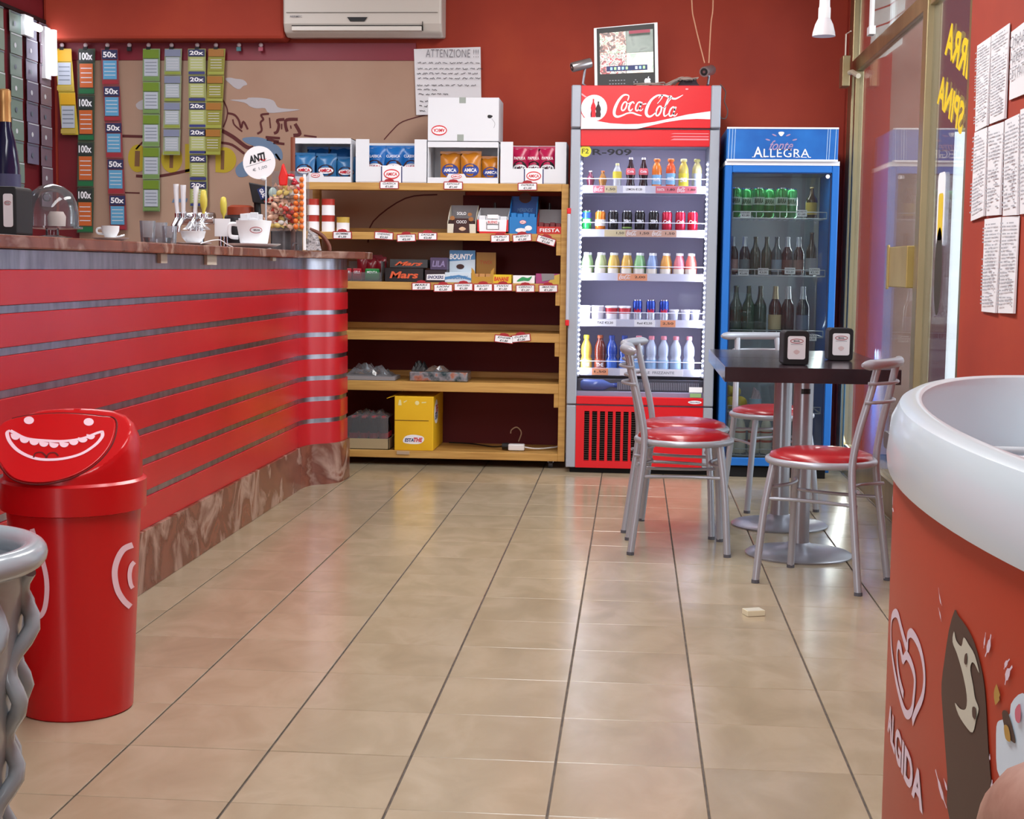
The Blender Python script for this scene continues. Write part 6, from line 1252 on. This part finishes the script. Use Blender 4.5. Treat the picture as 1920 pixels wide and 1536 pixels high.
MB().tube(cr([(x-.03,c.y+.08,Z0+.10),(x+.025,c.y+.09,Z0+.075),(x+.06,c.y+.09,Z0+.03),(x+.065,c.y+.09,Z0)],5),.01,10).build('curved_back',mat('rack_brown','#6c3a2c',.5),t,smooth=50)
tag(MB().tube(cr([tuple(P(px,py,-1.60)+Vector((0,0,.006))) for px,py in ((549,464),(551,459),(558,460),(559,470))],4),.003).build('bent_wire',steel,smooth=40),'small bent wire hook at the edge of the worktop under the sweets rack','wire')

# ================================================================ SMILING BIN
bred=mat('bin_red','#bb0d14',.30,0,.5,coat=.15); BC=Vector((-1.352,3.468,0))
bn=thing('swing_bin','red smiling-face swing-lid bin in front of the bar counter','bin',tuple(BC)); LOC[bn.name]=Vector((0,0,0))
MB().lathe([(.130,0),(.134,.004),(.158,.50),(.150,.50),(.128,.01)],n=56).build('body',bred,bn,world=False,smooth=40)
MB().lathe([(.160,.498),(.171,.502),(.173,.570),(.166,.576),(.160,.576)],n=56).build('collar',bred,bn,world=False,smooth=40)
# lid: dome cut by a slanted plane
n_=Vector((.04,-.58,.80)).normalized(); TOP=Vector((.02,.035,.733)); d0=n_.dot(TOP)
rings=[]; N=72; prof=[(.163,.576),(.163,.61),(.161,.645),(.155,.675),(.143,.702),(.125,.720),(.095,.731),(.05,.736),(.004,.737)]
vs=[];fs=[]
pr=[]
for i in range(len(prof)-1):
    for k in range(4): a,b_=prof[i],prof[i+1]; pr.append((a[0]+(b_[0]-a[0])*k/4,a[1]+(b_[1]-a[1])*k/4))
pr.append(prof[-1])
for r,z_ in pr:
    for k in range(N):
        a=2*PI*k/N; p=Vector((r*math.cos(a),r*math.sin(a),z_)); e=n_.dot(p)-d0
        if e>0: p=p-n_*e
        vs.append(tuple(p))
for j in range(len(pr)-1):
    for k in range(N): fs.append((j*N+k,j*N+(k+1)%N,(j+1)*N+(k+1)%N,(j+1)*N+k))
MB().add(vs,fs).build('lid',bred,bn,world=False,smooth=35)
def onflap(px,py,off=.0):
    d=ray(px,py); o=CP-BC; t_=(d0+off-n_.dot(o))/n_.dot(d); return o+d*t_
fu=Vector((1,0,0)); fu=(fu-n_*fu.dot(n_)).normalized(); fv=n_.cross(fu)
FC=onflap(108,838)
def fl2(px,py): q=onflap(px,py)-FC; return (q.dot(fu),q.dot(fv))
fe=[fl2(*q) for q in cr([(-8,850),(-5,815),(10,793),(55,781),(120,777),(185,782),(214,789),(211,825),(190,858),(155,885),(110,902),(60,906),(20,893)],5,True)]
o3=lambda q,k:FC+fu*q[0]+fv*q[1]+n_*k
b=MB(); n=len(fe); b.add([tuple(o3(q,.0)) for q in fe]+[tuple(o3(q,.004)) for q in fe],[tuple(range(n))[::-1],tuple(range(n,2*n))]+[(k,(k+1)%n,n+(k+1)%n,n+k) for k in range(n)])
b.build('flap',bred,bn,world=False,bev=.0015)
MB().tube([tuple(o3((q[0]*1.03,q[1]*1.03),.0)) for q in fe[12:]+fe[:1]],.0022,6).build('flap_groove',mat('bin_dark','#5c0508',.6),bn,world=False)
pw=mat('bin_pink_white','#e8c8d4',.5)
def fp(pts): return [fl2(*q) for q in pts]
for _e in ((55,791),(167,794)): flat('printed_eye',[fp(ell(_e[0],_e[1],9.5,7.2,18))],FC+n_*.0048,fu,fv,pw,bn)
m1=cr([(20,810),(27,814),(50,825),(85,829),(120,830),(155,825),(182,815),(192,812)],5); m2=cr([(192,812),(192,822),(178,838),(150,855),(110,864),(70,863),(38,850),(20,832),(14,815),(20,810)],5)
strokes('printed_smile',[(fp(m1+m2[1:]),.0085)],FC+n_*.0048,fu,fv,pw,bn)
teeth=[(30,819,9,9),(47,826,9,8),(65,830,9,8),(83,833,9,8),(102,835,9,8),(121,834,9,8),(139,830,9,8),(156,826,9,7),(171,820,8,7)]
flat('printed_teeth',[fp([(cx-w_,cy_-3)]+[(cx+w_*math.cos(a),cy_+h_*math.sin(a)) for a in [PI-PI*k/8 for k in range(9)]]) for cx,cy_,w_,h_ in teeth],FC+n_*.0051,fu,fv,pw,bn)
strokes('printed_tongue',[(fp(cr([(64,861),(67,853),(78,851),(86,857),(88,862)],4)),.004),(fp(cr([(88,861),(93,853),(104,852),(110,858)],4)),.004)],FC+n_*.0051,fu,fv,mat('bin_dark','#5c0508',.6),bn)
def oncyl(px,py,rf):
    d=ray(px,py); o=CP-BC; r=.15
    for _ in range(4):
        A=d.x*d.x+d.y*d.y; B=2*(o.x*d.x+o.y*d.y); C_=o.x*o.x+o.y*o.y-r*r; D=B*B-4*A*C_; t_=(-B-math.sqrt(max(D,0)))/(2*A); q=o+d*t_; r=rf(q.z)
    return q
rfb=lambda z_:.134+.024*z_/.5+.0012
def cstroke(name,pts,wpx):
    polys=ribbon(pts,wpx); b=MB()
    for Q in polys: b.add([tuple(oncyl(x,y_,rfb)) for x,y_ in Q],[(0,1,2,3)])
    b.build(name,pw,bn,world=False)
cstroke('printed_swirl',cr([(249,1022),(232,1030),(220,1050),(215,1075),(220,1105),(232,1126),(245,1138)],6),11)
cstroke('printed_swirl',cr([(252,1054),(246,1062),(243,1078),(245,1095),(249,1103)],5),8)
cstroke('printed_loop',cr([(60,992),(64,1005),(82,1060),(88,1100),(84,1140),(73,1157),(60,1150),(45,1118),(36,1095),(30,1060)],6),9)

# ================================================================ GREY OPENWORK BASKET (bottom left)
gcm=mat('basket_grey','#9aa5ad',.22,0,.6,coat=.4); BK=at(-190,1045,2.15); bc=Vector((BK.x,2.15,0)); zr=BK.z
bk2=thing('openwork_basket','glossy grey moulded openwork basket with thick rolled rim at the lower left edge','basket',tuple(bc)); LOC[bk2.name]=Vector((0,0,0))
Rr=.198
MB().tube([(Rr*math.cos(a),Rr*math.sin(a),zr) for a in [2*PI*k/64 for k in range(64)]],.021,16,closed=True).build('rolled_rim',gcm,bk2,world=False,smooth=60)
MB().lathe([(.115,.0),(.118,.02),(.185,zr-.06),(.192,zr-.01),(.188,zr-.01),(.180,zr-.06),(.112,.02),(.005,.018)],n=48).build('inner_shell',gcm,bk2,world=False,smooth=50)
for k in range(12):
    a0=2*PI*k/12+.12; pts=[]
    for j in range(33):
        f=j/32; z_=.03+(zr-.05)*f; rr=.128+.068*f+.012*math.sin(f*PI*10); a=a0+.10*math.sin(f*PI*5)
        pts.append((rr*math.cos(a),rr*math.sin(a),z_))
    MB().tube(pts,.013,10).build('wavy_rib',gcm,bk2,world=False,smooth=60)
MB().tube([(.13*math.cos(a),.13*math.sin(a),.015) for a in [2*PI*k/40 for k in range(40)]],.014,10,closed=True).build('foot_ring',gcm,bk2,world=False,smooth=60)

# ================================================================ ICE CREAM FREEZER
FCx,FCy=.85,2.08
def plan(ins,n=112):
    o=[]
    for k in range(n):
        a=2*PI*k/n; ca,sa=math.cos(a),math.sin(a); sx=(.45-ins) if ca<0 else (.265-ins)
        o.append((FCx+sx*(abs(ca)**(1 if ca<0 else .7))*(1 if ca>=0 else -1),FCy+(1.19-ins)*sa))
    return o
def loft(rings,cap0=False,cap1=False):
    b=MB(); n=112
    for ins,z_ in rings: b.v+=[(x,y_,z_) for x,y_ in plan(ins)]
    for j in range(len(rings)-1):
        for k in range(n): b.f.append((j*n+k,j*n+(k+1)%n,(j+1)*n+(k+1)%n,(j+1)*n+k)); b.m.append(0)
    if cap0: b.f.append(tuple(range(n))[::-1]); b.m.append(0)
    if cap1: b.f.append(tuple((len(rings)-1)*n+k for k in range(n))); b.m.append(0)
    return b
fz=thing('ice_cream_freezer','orange-red chest freezer with white rim and Algida heart print in the right foreground','freezer',(FCx,FCy,0)); LOC[fz.name]=Vector((0,0,0))
fzo=mat('freezer_orange','#b23a22',.45); fzw=mat('freezer_white','#c6d2d9',.28,0,.5,coat=.3); fzi=mat('freezer_inner','#eceff6',.3)
LOC[fz.name]=Vector((FCx,FCy,0))
loft([(.03,.03),(.014,.06),(.012,.772)],True).build('orange_body',fzo,fz,smooth=40)
loft([(.06,.0),(.05,.03)],True,True).build('plinth',dark,fz)
loft([(.014,.768),(.0,.770),(-.002,.79),(.004,.845),(.018,.872),(.032,.879),(.046,.880),(.056,.876),(.060,.862),(.064,.72)]).build('white_rim',fzw,fz,smooth=35)
loft([(.064,.72),(.064,.715)],True,True).build('basin_floor',fzi,fz)
b=MB()
P1=[p for p in plan(.062) if p[1]<1.985]; P1.sort(key=lambda p:math.atan2(p[1]-1.4,p[0]-.85))
P1=[(x,y_) for x,y_ in P1]; xs_l=FCx-(.45-.062)*math.sqrt(1-((1.985-FCy)/(1.19-.062))**2)
b.prism(P1+[],.848,.858); b.build('sliding_lid',mat('lid_white','#dfe4ec',.2,0,.5),fz)
MB().tube([(xs_l+.01,1.985,.862),(FCx+.16,1.985,.862)],.006,8).build('lid_edge',fzw,fz,smooth=50)
MB().tube([(xs_l+.06,1.80,.862),(FCx+.1,1.78,.862)],.004,8).build('lid_edge',inkgrey,fz,smooth=50)
MB().box(-.012,.012,-.004,.004,-.016,.016)
def surfx(y_,ins=.0128): return FCx-(.45-ins)*math.sqrt(max(0,1-((y_-FCy)/(1.19-ins))**2))
def art(px,py):
    X=.42
    for _ in range(12): q=atx(px,py,X); X=surfx(q.y)
    return (q.y,q.z)
def fzmap(off): return lambda y_,z_:(surfx(y_)-off,y_,z_)
def ap(P_): return [art(*q) for q in P_]
c_=lambda P_,sx=.5573,x0=1640,y0=680:[(x0+x*sx,y0+y*sx) for x,y in P_]
# slot light on the rim
yz=art(1676,855); b=MB(); b.prism(rrect(yz[0]-.03,yz[0]+.03,.79,.82,.012),surfx(yz[0],0)-.003,surfx(yz[0],0)+.012,'yz'); b.build('rim_slot',mat('slot_grey','#4c5158',.4),fz,bev=.001)
fpw=mat('print_lilac','#d9c6d4',.5)
hs=[c_([(130,1210),(140,1180),(165,1120),(170,1040),(155,960),(130,912),(115,920),(112,960),(95,905),(78,845),(60,862),(58,940),(70,1040),(95,1150),(112,1185),(128,1170),(135,1120),(138,1060),(125,1010),(110,985),(98,1000),(90,960),(82,950),(78,990),(85,1060),(100,1120)])]
strokes('heart_print',[(cr(ap(hs[0]),4),.0135)],None,None,None,fpw,fz,fn=fzmap(.0015))
aa=art(1667,1365); ab=art(1731,1465)
def txmap(a,b_): return (surfx(ymid-a)-.0015,ymid-a,zmid+b_)
ymid=(aa[0]+ab[0])/2; zmid=(aa[1]+ab[1])/2-.0
writing('brand_word','ALGIDA',None,None,None,abs(aa[0]-ab[0])*1.06,.052,fpw,fz,off=.035,fn=txmap)
chp=mat('choc_print','#4c3a32',.55)
ol=c_([(275,832),(285,850),(315,890),(340,940),(360,1010),(372,1070),(380,1150),(388,1300),(398,1420),(402,1560),(262,1560),(250,1400),(240,1260),(232,1150),(230,1080),(240,1000),(255,900)])
flat('ice_cream_print',[ap(cr(ol,2,True))],None,None,None,chp,fz,fn=fzmap(.002),sub=4)
bite=c_([(275,905),(282,935),(300,955),(308,925),(325,950),(345,985),(360,1045),(345,1015),(335,1010),(330,1035),(340,1090),(346,1130),(358,1165),(350,1200),(338,1245),(315,1225),(290,1185),(278,1145),(295,1165),(315,1165),(318,1120),(305,1050),(285,980),(270,940)])
flat('vanilla_print',[ap(cr(bite,3,True))],None,None,None,mat('vanilla_print','#c2bfae',.55),fz,fn=fzmap(.003),sub=4)
flat('bite_hole_print',[ap(cr(c_([(314,985),(322,980),(320,1015),(312,1010)]),4,True)),ap(cr(c_([(340,1160),(352,1165),(350,1200),(340,1190)]),4,True))],None,None,None,chp,fz,fn=fzmap(.004),sub=1)
sw=[([(222,757),(228,800),(234,818)],.004),([(222,825),(228,850),(232,872)],.004),([(382,908),(378,940),(375,962)],.004),([(400,915),(392,955),(380,990)],.010),([(463,998),(450,1015),(444,1032)],.006),([(472,1022),(455,1050),(447,1085)],.010),([(212,1370),(230,1440),(250,1500)],.010),([(240,1400),(252,1440)],.006),([(66,440),(66,478)],.012),([(64,490),(70,500)],.006),([(404,1405),(402,1450)],.008),([(396,1318),(396,1338)],.004)]
strokes('splash_print',[(cr(ap(c_(P_)),4),[w_*.3,w_,w_*.2]) for P_,w_ in sw],None,None,None,fpw,fz,fn=fzmap(.003))
strokes('nut_print',[(cr(ap(c_([(425,1100),(418,1120),(422,1145)])),4),.016)],None,None,None,mat('nut_print','#b08a44',.6),fz,fn=fzmap(.003))
b2=c_([(425,1205),(416,1225),(415,1290),(418,1370),(440,1420),(460,1440),(540,1440),(560,1200),(520,1120),(490,1118),(465,1150),(462,1180),(445,1200)])
flat('cream_splash_print',[ap(cr(b2,2,True))],None,None,None,mat('cream_blue_print','#cbd9e4',.5),fz,fn=fzmap(.0022),sub=4)
flat('almond_print',[ap(cr(c_([(440,1180),(455,1172),(468,1200),(485,1270),(480,1280),(455,1250)]),3,True))],None,None,None,chp,fz,fn=fzmap(.004),sub=2)
flat('almond_print',[ap(cr(c_([(450,1222),(465,1228),(472,1275),(455,1265)]),3,True))],None,None,None,mat('nut_print','#b08a44',.6),fz,fn=fzmap(.005),sub=1)
flat('berry_print',[ap(cr(c_([(488,1168),(505,1150),(505,1210),(490,1205)]),3,True))],None,None,None,mat('berry_print','#c86a7a',.5),fz,fn=fzmap(.005),sub=1)

# ================================================================ PERSON with a bare knee at the lower right corner
def skin(name,verts,edges,radii,m,par,root=0,sub=2):
    me=bpy.data.meshes.new(name); me.from_pydata(verts,edges,[]); ob=bpy.data.objects.new(name,me); COL.objects.link(ob); ob.parent=par
    me.materials.append(m)
    s=ob.modifiers.new('skin','SKIN'); s.use_smooth_shade=True
    for k,r in enumerate(radii):
        d=me.skin_vertices[0].data[k]; d.radius=(r,r) if not isinstance(r,tuple) else r; d.use_root=(k==root)
    q=ob.modifiers.new('sub','SUBSURF'); q.levels=sub; q.render_levels=sub; return ob
skm=mottle(mat('skin','#a27868',.5),[(.3,'#966a5c'),(.6,'#a67c6c'),(.8,'#ae8676')],40,5,bump=.1); 
pe=thing('person','bare knee of a seated person at the lower right corner before the freezer','person',(.60,.55,0)); PL=Vector((.60,.55,0))
hip=Vector((.56,.62,.50)); K1=Vector((.335,1.15,.575)); 
V=[(.60,.55,.50),(.60,.55,.72),(.60,.53,.95),(.60,.54,1.02),(.60,.56,1.12),(.60,.57,1.20),
 (.50,.60,.51),(.425,.86,.61),(.332,1.12,.69),(.334,1.19,.65),(.345,1.28,.45),(.39,1.32,.27),(.39,1.36,.22),(.38,1.46,.19),
 (.66,.60,.49),(.60,.80,.48),(.565,.96,.47),(.555,.99,.42),(.555,.94,.25),(.56,.92,.10),(.56,.95,.045),(.555,1.05,.03),
 (.44,.54,.93),(.38,.60,.72),(.42,.80,.62),(.75,.54,.93),(.80,.60,.72),(.70,.78,.62)]
Ed=[(0,1),(1,2),(2,3),(3,4),(4,5),(0,6),(6,7),(7,8),(8,9),(9,10),(10,11),(11,12),(12,13),(0,14),(14,15),(15,16),(16,17),(17,18),(18,19),(19,20),(20,21),(2,22),(22,23),(23,24),(2,25),(25,26),(26,27)]
Rd=[.13,.125,.11,.05,.085,.07,.085,.078,.058,.055,.052,.035,.035,.025,.085,.078,.058,.055,.052,.035,.035,.025,.05,.038,.028,.05,.038,.028]
skin('body',[tuple(Vector(v)-PL) for v in V],Ed,Rd,skm,pe)
tsm=mat('tshirt','#3c4656',.9); shm=mat('shorts','#4a4a3e',.9)
skin('tshirt',[tuple(Vector(V[k])-PL) for k in (0,1,2)]+[tuple(Vector(p)-PL) for p in ((.44,.54,.93),(.40,.57,.82),(.75,.54,.93),(.79,.57,.82))],[(0,1),(1,2),(2,3),(3,4),(2,5),(5,6)],[.14,.137,.12,.062,.055,.062,.055],tsm,pe)
skin('shorts',[tuple(Vector(V[k])-PL) for k in (0,6)]+[tuple(Vector(p)-PL) for p in ((.465,.78,.575),(.66,.60,.49),(.61,.74,.485))],[(0,1),(1,2),(0,3),(3,4)],[.145,.10,.095,.10,.095],shm,pe)
hair=MB().ball((0,.0,0),.088,.095,.085,16); o=hair.build('hair',mat('hair','#2c211c',.8),pe,world=False,smooth=60); o.location=(0,-.005,.63)
for s_ in (-1,1): o=MB().ball((0,0,0),.012,n=10).build('eye',wprint,pe,world=False,smooth=60); o.location=(.03*s_,.082,.575)
o=MB().ball((0,0,0),.012,.018,.02,10).build('nose',skm,pe,world=False,smooth=60); o.location=(0,.095,.55)
st=thing('stool','plain wooden stool under the seated person beside the freezer','stool',(.60,.55,0))
MB().lathe([(.16,.325),(.165,.335),(.165,.355),(.15,.36)],n=28).build('seat',wood,st,world=False,smooth=40)
for a in (.8,2.4,3.9,5.5): MB().tube([(.15*math.cos(a),.15*math.sin(a),0),(.11*math.cos(a),.11*math.sin(a),.33)],.014,8).build('leg',wood,st,world=False,smooth=40)
